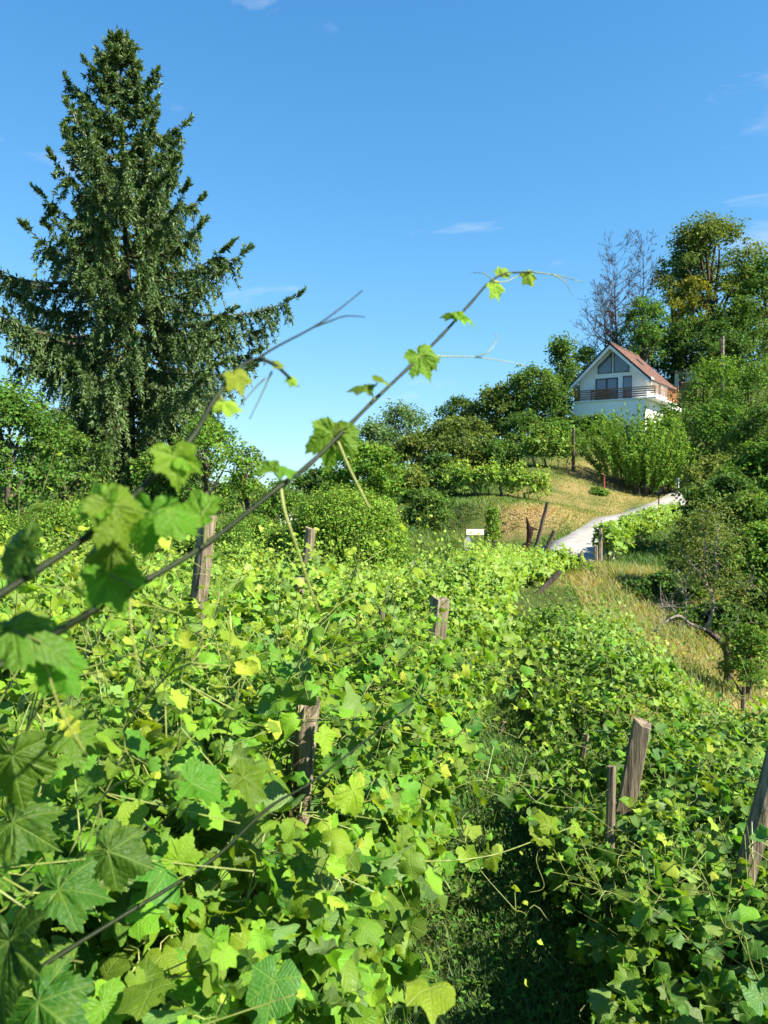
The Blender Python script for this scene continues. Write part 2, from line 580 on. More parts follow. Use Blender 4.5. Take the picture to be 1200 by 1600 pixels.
# road centre line: passes behind the crest, then climbs to the right
ROAD = spline([(-4.0, 29.6), (2.5, 29.2), (6.2, 30.2), (9.0, 33.8), (13.6, 42.0), (18.9, 50.5), (26.0, 60.0), (36, 70)], 10)
RW = 1.8


def road_dist(x, y):
    q = np.stack([np.atleast_1d(x), np.atleast_1d(y)], -1)
    d = np.full(len(q), 1e9)
    for i in range(0, len(q), 20000):
        d[i:i + 20000] = np.linalg.norm(q[i:i + 20000, None] - ROAD[None], axis=-1).min(1)
    return d


def dryness(x, y):
    """0 = lush green, 1 = straw: where the ground really is dry"""
    x, y = np.asarray(x, float), np.asarray(y, float)
    path = 0.4 + 0.175 * (y - 3.4)
    d = 0.14 + 0.22 * wave(x, y, 0.7, 1.6) + 0.10 * wave(x, y, 2.7, 0.45)
    slope = np.clip((x - path - 1.0) / 1.2, 0, 1) * np.clip((y - 5) / 4, 0, 1) * np.clip((27 - y) / 3, 0, 1)
    d = d + 0.44 * slope + 0.46 * slope * wave(x, y, 5.7, 1.1)
    lawn = np.exp(-(((x - 13.5) / 5.5) ** 2 + ((y - 49.5) / 6.5) ** 2) * 0.8)
    d = d + 0.42 * lawn
    d = d + 0.40 * np.exp(-(((x - 10.5) / 3.2) ** 2 + ((y - 41.5) / 4.5) ** 2))
    upper = np.exp(-(((x - 17) / 5) ** 2 + ((y - 59) / 6) ** 2))
    d = d + 0.5 * upper
    bank = np.exp(-(((x - 7.2) / 2.2) ** 2 + ((y - 41) / 2.2) ** 2))
    return np.clip(d + 0.5 * bank, 0, 1)


def build_ground():
    rr = np.concatenate([[0.02], np.geomspace(0.4, 150, 170), np.geomspace(160, 5000, 40)])
    aa = np.concatenate([np.linspace(-0.75, 0.75, 190), np.linspace(0.75, 2 * PI - 0.75, 90)[1:-1]])
    R, A = np.meshgrid(rr, aa, indexing='ij')
    x, y = (R * np.sin(A)).ravel(), (R * np.cos(A)).ravel()
    z = H(x, y)
    z = z - 0.09 * np.clip((RW + 0.9 - road_dist(x, y)) / 0.6, 0, 1)
    nr, na = R.shape
    i, j = np.meshgrid(np.arange(nr - 1), np.arange(na), indexing='ij')
    j2 = (j + 1) % na
    f = np.stack([i * na + j, (i + 1) * na + j, (i + 1) * na + j2, i * na + j2], -1).reshape(-1, 4)
    mb = MB().add(np.stack([x, y, z], -1), f, dryness(x, y))
    m, nt, b, out = new_mat('ground_soil_and_grass')
    at = nt.nodes.new('ShaderNodeAttribute')
    at.attribute_name = 'tint'
    tc = nt.nodes.new('ShaderNodeTexCoord')
    n1 = nt.nodes.new('ShaderNodeTexNoise')
    n1.inputs['Scale'].default_value = 2.2
    n1.inputs['Detail'].default_value = 8
    n1.inputs['Roughness'].default_value = 0.7
    n2 = nt.nodes.new('ShaderNodeTexNoise')
    n2.inputs['Scale'].default_value = 14
    n2.inputs['Detail'].default_value = 5
    for n in (n1, n2):
        nt.links.new(tc.outputs['Object'], n.inputs['Vector'])
    fac = math_n(nt, 'ADD', at.outputs['Fac'], math_n(nt, 'MULTIPLY_ADD', n1.outputs[0], 0.6, -0.3), clamp=True)
    c = ramp(nt, [(0.0, (0.026, 0.050, 0.010)), (0.35, (0.070, 0.100, 0.020)), (0.65, (0.25, 0.20, 0.075)), (1.0, (0.30, 0.19, 0.09))], fac)
    soil = ramp(nt, [(0.40, (0, 0, 0)), (0.62, (1, 1, 1))], n2.outputs[0])
    c = mixc(nt, math_n(nt, 'MULTIPLY', soil, 0.35), c, (0.075, 0.050, 0.030))
    nt.links.new(c, b.inputs['Base Color'])
    b.inputs['Roughness'].default_value = 1.0
    b.inputs['Specular IOR Level'].default_value = 0.1
    bp = nt.nodes.new('ShaderNodeBump')
    bp.inputs['Distance'].default_value = 0.08
    nt.links.new(n2.outputs[0], bp.inputs['Height'])
    nt.links.new(bp.outputs[0], b.inputs['Normal'])
    mb.build('ground', m, kind='structure', smooth=True, label='grassy hillside with dry straw-coloured patches')


def build_road():
    t = unit(np.gradient(ROAD, axis=0))
    nrm = np.stack([-t[:, 1], t[:, 0]], -1)
    offs = np.array([-RW - 0.12, -RW, -RW * 0.5, 0, RW * 0.5, RW, RW + 0.12])
    zc = H(ROAD[:, 0], ROAD[:, 1])
    pts, zz = [], []
    for k, o in enumerate(offs):
        q = ROAD + nrm * (o + 0.09 * np.sin(np.arange(len(ROAD)) * (0.9 + k)))[:, None] if abs(o) > 1 else ROAD + nrm * o
        pts.append(q)
        e = 0.5 * (H(q[:, 0], q[:, 1]) + zc)
        zz.append(e + (0.03 if abs(o) <= RW else -0.12))
    V = np.stack([np.concatenate([p, z[:, None]], -1) for p, z in zip(pts, zz)], 1)
    n, k = V.shape[:2]
    i, j = np.meshgrid(np.arange(n - 1), np.arange(k - 1), indexing='ij')
    f = np.stack([i * k + j, i * k + j + 1, (i + 1) * k + j + 1, (i + 1) * k + j], -1).reshape(-1, 4)
    m = simple_mat('road_concrete', (0.31, 0.295, 0.27), 0.95, 0.1, 0.25, 1.3, (1, 1, 1), 0.01, 0.78)
    MB().add(V.reshape(-1, 3), f).build('road', m, kind='structure', smooth=True, label='pale narrow road climbing the slope to the right')


build_ground()
build_road()

# ------------------------------------------------------------------ leaf templates
LA = [0, 14, 27, 40, 52, 64, 78, 92, 106, 120, 135, 150, 165, 176]
LR = [1.0, .86, .76, .82, .92, .82, .68, .70, .76, .68, .61, .57, .48, .14]


def leaf_xy(ang, r):
    return np.stack([r * np.sin(ang), r * np.cos(ang)], -1)


def leaf_z(xy, k, rng_ph):
    r = np.hypot(xy[:, 0], xy[:, 1])
    th = np.arctan2(xy[:, 0], xy[:, 1])
    return k[0] * np.abs(xy[:, 0]) + k[1] * r * r + k[2] * r * np.sin(5 * th + rng_ph) + k[3] * xy[:, 0] * r


KV = [(0.30, -0.42, 0.08, 0.08), (-0.20, -0.32, 0.11, -0.12), (0.48, -0.20, 0.07, 0.0), (0.10, -0.58, 0.12, 0.15), (0.25, 0.16, 0.14, -0.10)]


def leaf_near(k, ph, seed):
    rng = np.random.default_rng(seed)
    a = np.radians(np.array([-x for x in LA[:0:-1]] + LA))
    r = np.array(LR[:0:-1] + LR) * (1 + 0.07 * rng.standard_normal(27))
    o = leaf_xy(a, r)
    sel = np.arange(1, 27, 3)
    inn = leaf_xy(a[sel], 0.52 * r[sel])
    xy = np.vstack([[(0, 0)], inn, o])
    f = [(0, 2 + i, 1 + i) for i in range(8)]
    for i in range(9):
        b = 10 + sel[i]
        f += [(1 + i, b + 1, b), (1 + i, b, b - 1)]
        if i < 8:
            f += [(1 + i, 2 + i, b + 1), (2 + i, b + 2, b + 1)]
    f += [(0, 1, 10), (0, 36, 9)]
    return np.column_stack([xy, leaf_z(xy, k, ph)]), np.array(f)


def leaf_hero(k, ph, seed):
    rng = np.random.default_rng(seed)
    n = 61
    a = np.linspace(-rad(176), rad(176), n)
    r = np.interp(np.abs(a), np.radians(LA), LR) ** 1.45
    r = r * (1 + 0.05 * np.where(np.arange(n) % 2 == 0, 1, -1) + 0.02 * rng.standard_normal(n)) * (1 + 0.06 * np.sin(3 * a + ph))
    xy = [np.array([[0, 0]])]
    rings = (0.3, 0.62, 1.0)
    for s in rings:
        xy.append(leaf_xy(a, r * s if s == 1 else s * (0.55 * r + 0.45 * np.interp(np.abs(a), np.radians(LA[::2]), LR[::2]))))
    xy = np.vstack(xy)
    f = [(0, 1 + i + 1, 1 + i) for i in range(n - 1)]
    for q in range(2):
        b, c = 1 + q * n, 1 + (q + 1) * n
        for i in range(n - 1):
            f += [(b + i, c + i + 1, c + i), (b + i, b + i + 1, c + i + 1)]
    z = leaf_z(xy, k, ph)
    ring = np.concatenate([[0], np.repeat([1, 2, 3], n)])
    z = z + 0.03 * rng.standard_normal(len(z)) * (ring > 0)
    return np.column_stack([xy, z]), np.array(f)


def leaf_fan(sel, k, ph):
    ang = [LA[i] for i in sel]
    r = [LR[i] for i in sel]
    a = np.radians(np.array([-x for x in ang[:0:-1]] + ang))
    rr = np.array(r[:0:-1] + r)
    xy = np.vstack([[(0, 0.08)], leaf_xy(a, rr)])
    n = len(a)
    f = np.array([(0, i + 2, i + 1) for i in range(n - 1)])
    return np.column_stack([xy, leaf_z(xy, k, ph)]), f


L_NEAR = [leaf_near(k, i * 1.3, i) for i, k in enumerate(KV)]
L_HERO = [leaf_hero(k, i * 1.1, 30 + i) for i, k in enumerate(KV)]
L_MID = [leaf_fan([0, 2, 4, 6, 8, 13], k, i) for i, k in enumerate(KV)]
L_FAR = [leaf_fan([0, 2, 4, 8, 13], k, i) for i, k in enumerate(KV)]
L_TINY = [(np.array([(0, 0, 0), (.62, .36, .10 * k[0] / .3), (.02, .98, k[1] * .5), (-.62, .34, .1)]), np.array([(0, 1, 2, 3)])) for k in KV]
RHOMB = (np.array([(0, 0, 0), (0.33, 0.5, 0.07), (0, 1.05, -0.08), (-0.33, 0.5, 0.07)]), np.array([(0, 1, 2, 3)]))
NEAR_ME = []
HERO_ME = []
for (lv, lf), store, nm in [(x, NEAR_ME, 'leaf') for x in L_NEAR] + [(x, HERO_ME, 'leaf') for x in L_HERO]:
    me = MB().add(lv, lf).mesh(nm, smooth=True)
    me.materials.append(M['vine_obj'] if store is NEAR_ME else M['shoot_leaf'])
    store.append(me)


def leaf_object(me, pos, R3, size, tint, parent, name='leaf', asp=(1, 1, 1)):
    o = bpy.data.objects.new(name, me)
    mw = Matrix(R3.tolist()).to_4x4()
    o.matrix_basis = Matrix.Translation(pos) @ mw @ Matrix.Diagonal((size * asp[0], size * asp[1], size * asp[2], 1))
    o.color = (tint, tint, tint, 1)
    COL.objects.link(o)
    o.parent = parent
    return o


# ------------------------------------------------------------------ grapevines
ROWDIR = unit(np.array((0.175, 1.0, 0)))
ROWPERP = np.array((ROWDIR[1], -ROWDIR[0], 0))


def row_x(off, y):
    return 0.4 + 0.175 * (y - 3.4) + off


PRUNE = [(P(40, 1520, 1.0), P(420, 1262, 1.45)), (P(60, 1400, 1.08), P(200, 1320, 1.2)), (P(10, 1480, 1.0), P(20, 1290, 1.1)), (P(690, 930, 6.6), P(682, 990, 6.6)), (P(480, 1112, 2.9), P(464, 1275, 2.9)), (P(326, 806, 5.4), P(317, 876, 5.4)), (P(486, 826, 8.6), P(482, 858, 8.6)),
         (P(1004, 1128, 4.5), P(978, 1250, 4.5)), (P(956, 1196, 3.9), P(952, 1430, 3.9)), (P(1210, 1180, 3.2), P(1172, 1335, 3.2)), (P(916, 1146, 5.8), P(904, 1220, 5.8)),
         (P(469, 905, 7.4), P(466, 940, 7.4)), (P(829, 1066, 8.6), P(814, 1092, 8.6))]
ORD = ['first', 'second', 'third', 'fourth', 'fifth', 'sixth', 'seventh', 'eighth', 'ninth', 'tenth']


def make_vine(x, y, seed, label, group, h=1.42, hw=0.62, n_shoot=18, nodes=11, fill=320, size=0.115, lod=2, n_obj=0,
              rowdir=ROWDIR, tint0=0.0, up=0.36, extra=(), half=0.62, droop=0.55):
    rng = np.random.default_rng(seed)
    perp = np.array((rowdir[1], -rowdir[0], 0))
    gz = h1(x, y)
    base = np.array((x, y, gz))
    root = thing('grapevine', label, 'grapevine', base, group)
    sc = h / 1.42
    # trunk with two arms
    tp = spline([(0, 0, -0.12), (rng.normal(0, .03), rng.normal(0, .03), 0.22 * sc), (rng.normal(0, .06), rng.normal(0, .06), 0.5 * sc), (rng.normal(0, .05), rng.normal(0, .05), 0.74 * sc)], 3)
    mb = MB()
    tube(mb, tp, np.linspace(0.042, 0.028, len(tp)) * (1 if y < 40 else .6) * rng.uniform(0.8, 1.25), 7 if lod < 3 else 4, wob=0.12, rng=rng)
    top = tp[-1]
    for s in (-1, 1):
        ap = spline([top, top + rowdir * s * 0.2 + (0, 0, .07), top + rowdir * s * half * .85 + perp * rng.normal(0, .05) + (0, 0, .03)], 3)
        tube(mb, ap, np.linspace(0.022, 0.012, len(ap)), 5 if lod < 3 else 3, wob=0.1, rng=rng)
    mb.build('trunk', M['vine_bark'], root, smooth=True)
    # shoots
    pos, nrm, tip, siz, tin, kinds = [], [], [], [], [], []
    canes, tend = [], MB()
    pet = MB()
    for i in range(n_shoot):
        s = rng.uniform(-half, half)
        side = rng.choice((-1, 1))
        L = rng.uniform(0.75, 1.25) * sc
        o = top + rowdir * s + np.array((0, 0, rng.uniform(-.02, .08)))
        lat = side * (rng.uniform(0.15, 1.15) if rng.random() < 0.9 else rng.uniform(1.3, 2.0)) * hw
        al = rng.normal(0, .22)
        kind = rng.random()
        t = np.linspace(0, 1, nodes)
        zt = h - top[2] + rng.normal(0, 0.06)
        if kind < up:                                  # upright tip above the canopy
            z = (zt + rng.uniform(0.06, 0.52) * (1 if y < 12 else (.45 if y < 40 else 1.6))) * t ** 0.8
            lx = lat * 0.6 * t ** 1.4
        elif kind < up + droop:                        # arches over and hangs
            z = zt * (1.9 * t - rng.uniform(0.95, 1.75) * t * t) * 1.05
            lx = lat * t ** 0.9 * 1.15
        else:
            z = zt * np.sin(t * PI * 0.5) * rng.uniform(0.75, 1.0)
            lx = lat * t
        c = o + np.outer(lx, perp) + np.outer(al * t, rowdir) + np.outer(z, (0, 0, 1.0))
        c[1:] += rng.normal(0, 0.018, (nodes - 1, 3))
        c[:, 2] = np.maximum(c[:, 2], 0.08)
        canes.append(c)
        idx = np.arange(1, nodes)
        for rep in range(4 if lod <= 1 else 3):
            n = len(idx)
            p = c[idx] + rng.normal(0, 0.075, (n, 3)) + perp * side * 0.05 + np.array((0, 0, .03))
            pos.append(p)
            siz.append(size * np.clip(np.exp(rng.normal(-.03, .33, n)), .5, 1.9) * (1.06 - 0.62 * t[idx] ** 3) * (1 if rep == 0 else 0.85))
            tin.append(np.clip(tint0 + 0.14 + 0.70 * t[idx] ** 5 + rng.normal(0, .13, n), 0, 1))
            if lod <= 1 and rep < 2:
                for q in range(n):
                    tube(pet, [c[idx[q]], p[q]], 0.0016, 3, cap=False)
        if lod <= 1 and rng.random() < 0.9:            # curly tendril near the tip
            for _ in range(2):
                k = rng.integers(nodes // 2, nodes)
                tt = np.linspace(0, 1, 9)
                d = unit(rng.normal(0, 1, 3) + perp * side + (0, 0, .2))
                e = unit(np.cross(d, rng.normal(0, 1, 3)))
                g = np.cross(d, e)
                cu = c[k] + np.outer(tt * 0.11, d) + np.outer(0.03 * tt * np.sin(9 * tt), e) + np.outer(0.03 * tt * (np.cos(9 * tt) - 1), g)
                tube(tend, cu, np.linspace(0.0014, 0.0007, 9), 3, cap=False)
    # leaves of the side shoots, filling the outside of the hedge
    u = rng.uniform(-1, 1, fill)
    ph = rng.uniform(-0.25, PI + 0.25, fill)
    rr = rng.uniform(0.62, 1.06, fill) * (1 + 0.30 * wave(u * 3 + x, ph * 2.5 + y, seed % 7, 1.0))
    mid = 0.62 * h
    px_ = np.cos(ph) * hw * rr * (1 + 0.15 * np.sin(ph * 3))
    pz = mid + np.where(np.sin(ph) > 0, np.sin(ph) * (h - mid), np.sin(ph) * mid * 1.3) * rr
    low = rng.random(fill) < 0.28
    pz = np.where(low, rng.uniform(0.28, 0.75, fill) * h, pz)
    px_ = np.where(low, np.sign(px_) * hw * rng.uniform(0.6, 1.0, fill), px_)
    pos.append(np.outer(u * half * 1.08, rowdir) + np.outer(px_, perp) + np.outer(pz, (0, 0, 1.0)))
    siz.append(size * np.clip(np.exp(rng.normal(-.08, .36, fill)), .45, 1.9))
    tin.append(np.clip(tint0 + 0.22 + rng.normal(0, .15, fill) + 0.35 * (rng.random(fill) < 0.06), 0, 1))
    # extra hand-placed upright shoots: (tip point in the world, number of leaves)
    for tipw, nl in extra:
        tl = np.asarray(tipw) - base
        st = np.array((tl[0] * 0.55 + rng.normal(0, .05), tl[1] * 0.55, h * 0.8))
        c = spline([st, 0.5 * (st + tl) + rng.normal(0, .03, 3), tl], 6)
        canes.append(c)
        k = np.linspace(2, len(c) - 1, nl).astype(int)
        tt = k / len(c)
        pos.append(c[k] + rng.normal(0, .025, (nl, 3)))
        siz.append(size * (1.0 - 0.68 * tt))
        tin.append(np.clip(0.35 + 0.6 * tt, 0, 1))
    pos, siz, tin = np.concatenate(pos), np.concatenate(siz), np.concatenate(tin)
    keep = np.ones(len(pos), bool)
    for pa, pb in PRUNE:
        for f in (0.0, 0.07, 0.14, 0.22, 0.32):                # room around each post, most on its open side
            qa = pa * (1 - f)
            qb = pb * (1 - f)
            ab = qb - qa
            tt = np.clip(((pos + base - qa) @ ab) / (ab @ ab), 0, 1)
            keep &= np.linalg.norm(pos + base - qa - tt[:, None] * ab, axis=1) > 0.11
    pos, siz, tin = pos[keep], siz[keep], tin[keep]
    n = len(pos)
    axis = np.outer(pos @ rowdir, rowdir) + np.array((0, 0, mid))
    outw = unit(pos - axis)
    nrm = unit(0.55 * outw + np.array((0, 0, 0.55)) + 0.30 * np.array(SUN_V) + 0.95 * rvec(rng, n))
    tip = unit(0.6 * outw + np.array((0, 0, -0.65)) + 0.75 * rvec(rng, n))
    Rm = frames(nrm, tip)
    kinds = rng.integers(0, len(KV), n)
    asp = np.stack([rng.uniform(.72, 1.2, n), np.ones(n), rng.choice((-1, 1), n, p=(.25, .75)) * rng.uniform(.4, 2.1, n)], -1)
    world = pos + base
    chosen = np.zeros(n, bool)
    if n_obj:
        dist = np.linalg.norm(world, axis=1)
        score = siz / dist * (1 + 0.5 * (outw @ unit(-base))) * (1 + 0.35 * (pos[:, 2] - mid))
        chosen[np.argsort(-score)[:n_obj]] = True
        for i in np.nonzero(chosen)[0]:
            leaf_object(NEAR_ME[kinds[i]], pos[i], Rm[i], siz[i], float(tin[i]), root, asp=asp[i])
    rest = ~chosen
    mb = MB()
    tmpl = L_NEAR if lod == 0 else (L_MID if lod == 1 else (L_FAR if lod == 2 else L_TINY))
    for k in range(len(KV)):
        s = rest & (kinds == k)
        scatter(mb, *tmpl[k], pos[s], Rm[s], siz[s][:, None] * asp[s], tin[s], local=lod <= 1)
    if mb.n:
        mb.build('foliage', M['vine'], root, kind='stuff', smooth=True)
    if lod <= 1:
        for c in canes:
            cb = MB()
            c = spline(c, 3)
            tube(cb, c, np.linspace(0.0040, 0.0015, len(c)), 4, cap=False)
            cb.build('cane', M['cane'], root, smooth=True)
        pet.build('petioles', M['cane'], root, kind='stuff')
        if tend.n:
            tend.build('tendrils', M['tendril'], root, kind='stuff')
    else:
        cb = MB()
        for c in canes:
            tube(cb, c[::2] if len(c) > 6 else c, np.linspace(0.005, 0.002, len(c[::2] if len(c) > 6 else c)), 3, cap=False)
        cb.build('canes', M['cane'], root, kind='stuff')
    return root


NUM = ['one', 'two', 'three', 'four', 'five', 'six', 'seven', 'eight', 'nine', 'ten']
vs = 100
ZTOP = {'mid': ((0.5, 2.5, 4, 6.6, 9, 12, 16, 20, 25, 30), (-.62, -.76, -1.0, -1.27, -1.18, -1.16, -1.5, -2.02, -2.4, -2.7)),
        'right': ((2.5, 4, 6, 9, 12, 14), (-1.54, -1.58, -1.76, -1.76, -2.15, -2.4)),
        'left': ((2, 4, 6, 9, 12, 14, 18), (-.62, -.64, -.78, -1.0, -1.28, -1.5, -1.7))}


def canopy(which, x, y, lo=0.72):
    return max(lo, float(np.interp(y, *ZTOP[which])) - 0.06 - h1(x, y))


# row that borders the path on its left side
for i in range(30):
    y = 1.35 + i * 0.97
    off = -0.70 + 0.12 * math.sin(i * 2.1) - 0.06 + 0.12 * min(1, max(0, (y - 6.5) / 3))
    if y < 11:
        off -= 0.05
    x = row_x(off, y)
    hh = canopy('mid', x, y) + 0.07 * math.sin(i * 1.7)
    near = y < 6.8
    ex = []
    if i == 7:
        ex = [(P(668, 788, 8.2), 24), (P(655, 815, 8.0), 18), (P(690, 822, 8.4), 18)]
    make_vine(x, y, vs + i,
              ('%s grapevine from the camera in the row just left of the grass path' % ORD[i].capitalize()) if i < 8 else
              'bright leafy grapevine in the far stretch of the row just left of the grass path',
              'grapevines of the row left of the path' if i < 8 else 'far grapevines of the row left of the path',
              h=hh, hw=(0.53 if i < 3 else 0.58 + 0.10 * math.sin(i * 2.7 + 1)) if y < 14 else 0.78, n_shoot=25 if near else (20 if y < 14 else 12), nodes=12 if near else 9,
              fill=1250 if near else (800 if y < 14 else 600), size=0.049 if y < 8 else (0.066 if y < 14 else 0.095), lod=0 if i < 2 else (1 if near else (2 if y < 10.5 else 3)),
              n_obj=290 if y < 5 else (220 if near else (90 if y < 11 else 0)), tint0=0.06 if y < 12 else 0.16, extra=ex)
# row that borders the path on its right side
for i in range(10):
    y = 2.75 + i * 0.95
    if i == 4:
        continue
    off = 1.10 + 0.05 * math.sin(i * 1.3) + 0.06 * max(0, 1 - abs(y - 6) / 2.2) - (0.10 if i < 3 else 0) + (0.12 if i < 3 else 0)
    x = row_x(off, y)
    near = y < 6.5
    make_vine(x, y, vs + 40 + i,
              ('%s grapevine from the camera in the row right of the grass path' % ORD[i if i < 4 else i - 1].capitalize()) if i < 6 else
              'dense green grapevine at the far end of the row right of the grass path',
              'grapevines of the row right of the path' if i < 6 else 'far grapevines of the row right of the path',
              h=canopy('right', x, y) + 0.07 * math.sin(i * 2.3) - (0.15 if i == 1 else (0.28 if i == 3 else 0)), hw=0.64 + 0.14 * math.sin(i * 1.9 + 4), n_shoot=24 if near else 19, nodes=12 if near else 9,
              fill=1200 if near else 800, size=0.048, lod=1 if near else (2 if y < 10 else 3), n_obj=280 if y < 5 else (200 if near else 80), tint0=0.0)
for i, (px, py, d) in enumerate(((800, 868, 22.5), (826, 866, 23.5), (852, 862, 24.5), (842, 876, 22.5), (868, 872, 24.8), (815, 880, 21.5), (780, 876, 21))):
    p = P(px, py, d)
    make_vine(p[0], p[1], vs + 160 + i, 'sunlit vine of the low cluster around the leaning poles before the road', 'vines around the leaning poles',
              h=max(0.6, p[2] - h1(p[0], p[1])), hw=0.62, n_shoot=11, nodes=7, fill=260, size=0.13, lod=3, tint0=0.18)
# second lane of vines right of that row, thinning out on the slope
for i in range(5):
    y = 3.0 + i * 0.95
    x = row_x(2.35, y)
    make_vine(x, y, vs + 70 + i, ('%s grapevine from the camera at the right edge, on the slope side of the vineyard' % ORD[i].capitalize()),
              'grapevines at the right edge of the vineyard', h=canopy('right', x, y, .5) - 0.10 - 0.07 * i, hw=0.62, n_shoot=16, nodes=11, fill=1000, size=0.048,
              lod=1 if i < 3 else 2, n_obj=230 if i < 2 else 120, tint0=0.0)
# rows further left, seen as one sunlit mass
for r, (off, y0, y1, word) in enumerate(((-2.25, 2.2, 17.5, 'second'), (-3.75, 4.2, 17.0, 'third'), (-5.25, 6.2, 16.5, 'fourth'), (-6.8, 8.5, 16.0, 'fifth'), (-8.3, 11, 16.0, 'sixth'))):
    for i in range(int((y1 - y0) / 1.0)):
        y = y0 + i * 1.0 + 0.2 * math.sin(i + r)
        x = row_x(off + 0.07 * math.sin(i * 1.9 + r), y)
        if x < -0.53 * y - 0.9:
            continue
        ex = []
        if r == 0 and i == 1:
            ex = [(P(86, 702, 2.9), 9), (P(30, 760, 2.8), 7)]
        near = y < 6
        uniq = r == 0 and i < 5
        make_vine(x, y, vs + 200 + r * 40 + i,
                  ('%s grapevine from the camera in the second row left of the grass path' % ORD[i].capitalize()) if uniq else
                  'sunlit yellow-green grapevine in the %s row left of the grass path' % word,
                  'grapevines of the %s row left of the path' % word if not uniq else 'near grapevines of the second row left of the path',
                  h=canopy('left', x, y) + 0.07 * math.sin(i * 1.3 + r), hw=0.72, n_shoot=21 if near else 17, nodes=10 if near else 8,
                  fill=950 if near else 680, size=0.052 if near else 0.062, lod=1 if near and r == 0 else (2 if y < 10 else 3),
                  n_obj=200 if near else (80 if y < 9 else 0), tint0=0.16, extra=ex, up=0.3)

# far little vineyards on the hillside
FD = unit(np.array((P(850, 790, 47) - P(700, 775, 51)) * (1, 1, 0)))
for i in range(10):
    p = P(708, 780, 50) * (1 - i / 9.0) + P(842, 788, 46.5) * (i / 9.0)
    make_vine(p[0], p[1] + 0.15 * math.sin(i * 2), vs + 500 + i, 'yellow-green young vine with pale stakes in the row at the top of the bank',
              'young vines in the row at the top of the bank', h=1.45 + 0.25 * math.sin(i * 1.9), hw=0.55, n_shoot=18, nodes=8, fill=110, size=0.16, lod=3, rowdir=FD,
              tint0=0.30 if i > 2 else 0.18, up=0.55, droop=0.4, half=0.5)
for i in range(6):
    p = P(825, 727, 60) * (1 - i / 5.0) + P(885, 735, 59) * (i / 5.0)
    make_vine(p[0], p[1], vs + 520 + i, 'green vine in the short row beside the tall dark post below the house',
              'vines in the short row below the house', h=2.1 + 0.3 * math.sin(i * 2.2), hw=0.6, n_shoot=14, nodes=8, fill=70, size=0.18, lod=3, rowdir=FD,
              tint0=0.05, up=0.5, droop=0.3, half=0.5)
RD = unit(np.array((P(1050, 818, 39) - P(945, 870, 29.5)) * (1, 1, 0)))
for i in range(11):
    p = P(950, 874, 29.3) * (1 - i / 10.0) + P(1056, 826, 39) * (i / 10.0)
    make_vine(p[0], p[1], vs + 540 + i, 'leafy green vine in the neat row along the near side of the pale road',
              'vines in the row along the pale road', h=1.50 - 0.075 * i, hw=0.36, n_shoot=10, nodes=7, fill=260, size=0.15, lod=3, rowdir=RD, tint0=0.10, up=0.15, half=0.66)

# ------------------------------------------------------------------ long foreground shoots
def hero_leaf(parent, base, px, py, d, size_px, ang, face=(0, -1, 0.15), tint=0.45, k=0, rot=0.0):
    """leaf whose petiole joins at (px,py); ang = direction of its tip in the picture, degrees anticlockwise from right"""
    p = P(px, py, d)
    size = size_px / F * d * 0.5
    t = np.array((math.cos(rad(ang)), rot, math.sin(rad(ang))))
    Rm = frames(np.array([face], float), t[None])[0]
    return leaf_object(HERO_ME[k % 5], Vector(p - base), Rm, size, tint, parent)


def cane_thing(label, pts, r0, r1, mat, group='long shoots reaching up across the view'):
    w = np.array([P(*p) for p in pts])
    base = w[0].copy()
    root = thing('vine_shoot', label, 'vine shoot', base, group)
    c = spline(w - base, 6)
    n = len(c)
    r = np.linspace(r0, r1, n)
    for p in w[1:-1]:                                      # swollen nodes
        d = np.linalg.norm(c - (p - base), axis=1)
        r = r * (1 + 0.28 * np.exp(-(d / 0.012) ** 2))
    MB_ = MB()
    tube(MB_, c, r, 8)
    MB_.build('stem', mat, root, smooth=True)
    return root, base


def tendril(root, base, pts, r0=0.0011, r1=0.0005, mat='tendril', name='tendril'):
    w = np.array([P(*p) for p in pts]) - base
    c = spline(w, 6)
    mb = MB()
    tube(mb, c, np.linspace(r0, r1, len(c)), 5)
    return mb.build(name, M[mat], root, smooth=True)


A1, b1 = cane_thing('long dark vine shoot rising from left edge to curled tip against the sky',
                    [(-90, 1088, .61), (0, 1040, .64), (65, 1004, .67), (140, 957, .69), (215, 914, .72), (320, 852, .77), (440, 758, .83), (482, 727, .87),
                     (545, 665, .92), (585, 625, .96), (640, 573, 1.0), (690, 524, 1.06), (735, 474, 1.11), (762, 444, 1.15), (788, 428, 1.17), (830, 425, 1.2)],
                    0.0036, 0.0013, M['cane_dark'])
tendril(A1, b1, [(830, 425, 1.2), (868, 430, 1.21), (912, 441, 1.23)], .0013, .0006, 'cane')
tendril(A1, b1, [(862, 428, 1.2), (882, 440, 1.21), (895, 462, 1.22)], .0009, .0004)
tendril(A1, b1, [(770, 437, 1.15), (755, 427, 1.16), (737, 426, 1.17)], .0009, .0004)
tendril(A1, b1, [(770, 440, 1.15), (790, 440, 1.16), (808, 432, 1.17)], .0011, .0006)
tendril(A1, b1, [(672, 556, 1.03), (700, 557, 1.04), (742, 558, 1.05), (785, 564, 1.06), (822, 571, 1.07)], .0011, .0005)
tendril(A1, b1, [(742, 558, 1.05), (762, 550, 1.05), (775, 534, 1.06), (774, 520, 1.06)], .0009, .0004)
tendril(A1, b1, [(438, 758, .83), (445, 800, .82), (462, 850, .82), (485, 920, .83), (500, 960, .84)], .0019, .0010)
tendril(A1, b1, [(528, 690, .9), (545, 730, .9), (565, 770, .9), (578, 795, .9)], .0019, .0012)
tendril(A1, b1, [(205, 922, .715), (203, 960, .71), (210, 1010, .71), (224, 1070, .71)], .0015, .0007)
tendril(A1, b1, [(62, 1006, .67), (75, 1050, .67), (95, 1110, .68), (135, 1180, .70)], .0013, .0008)
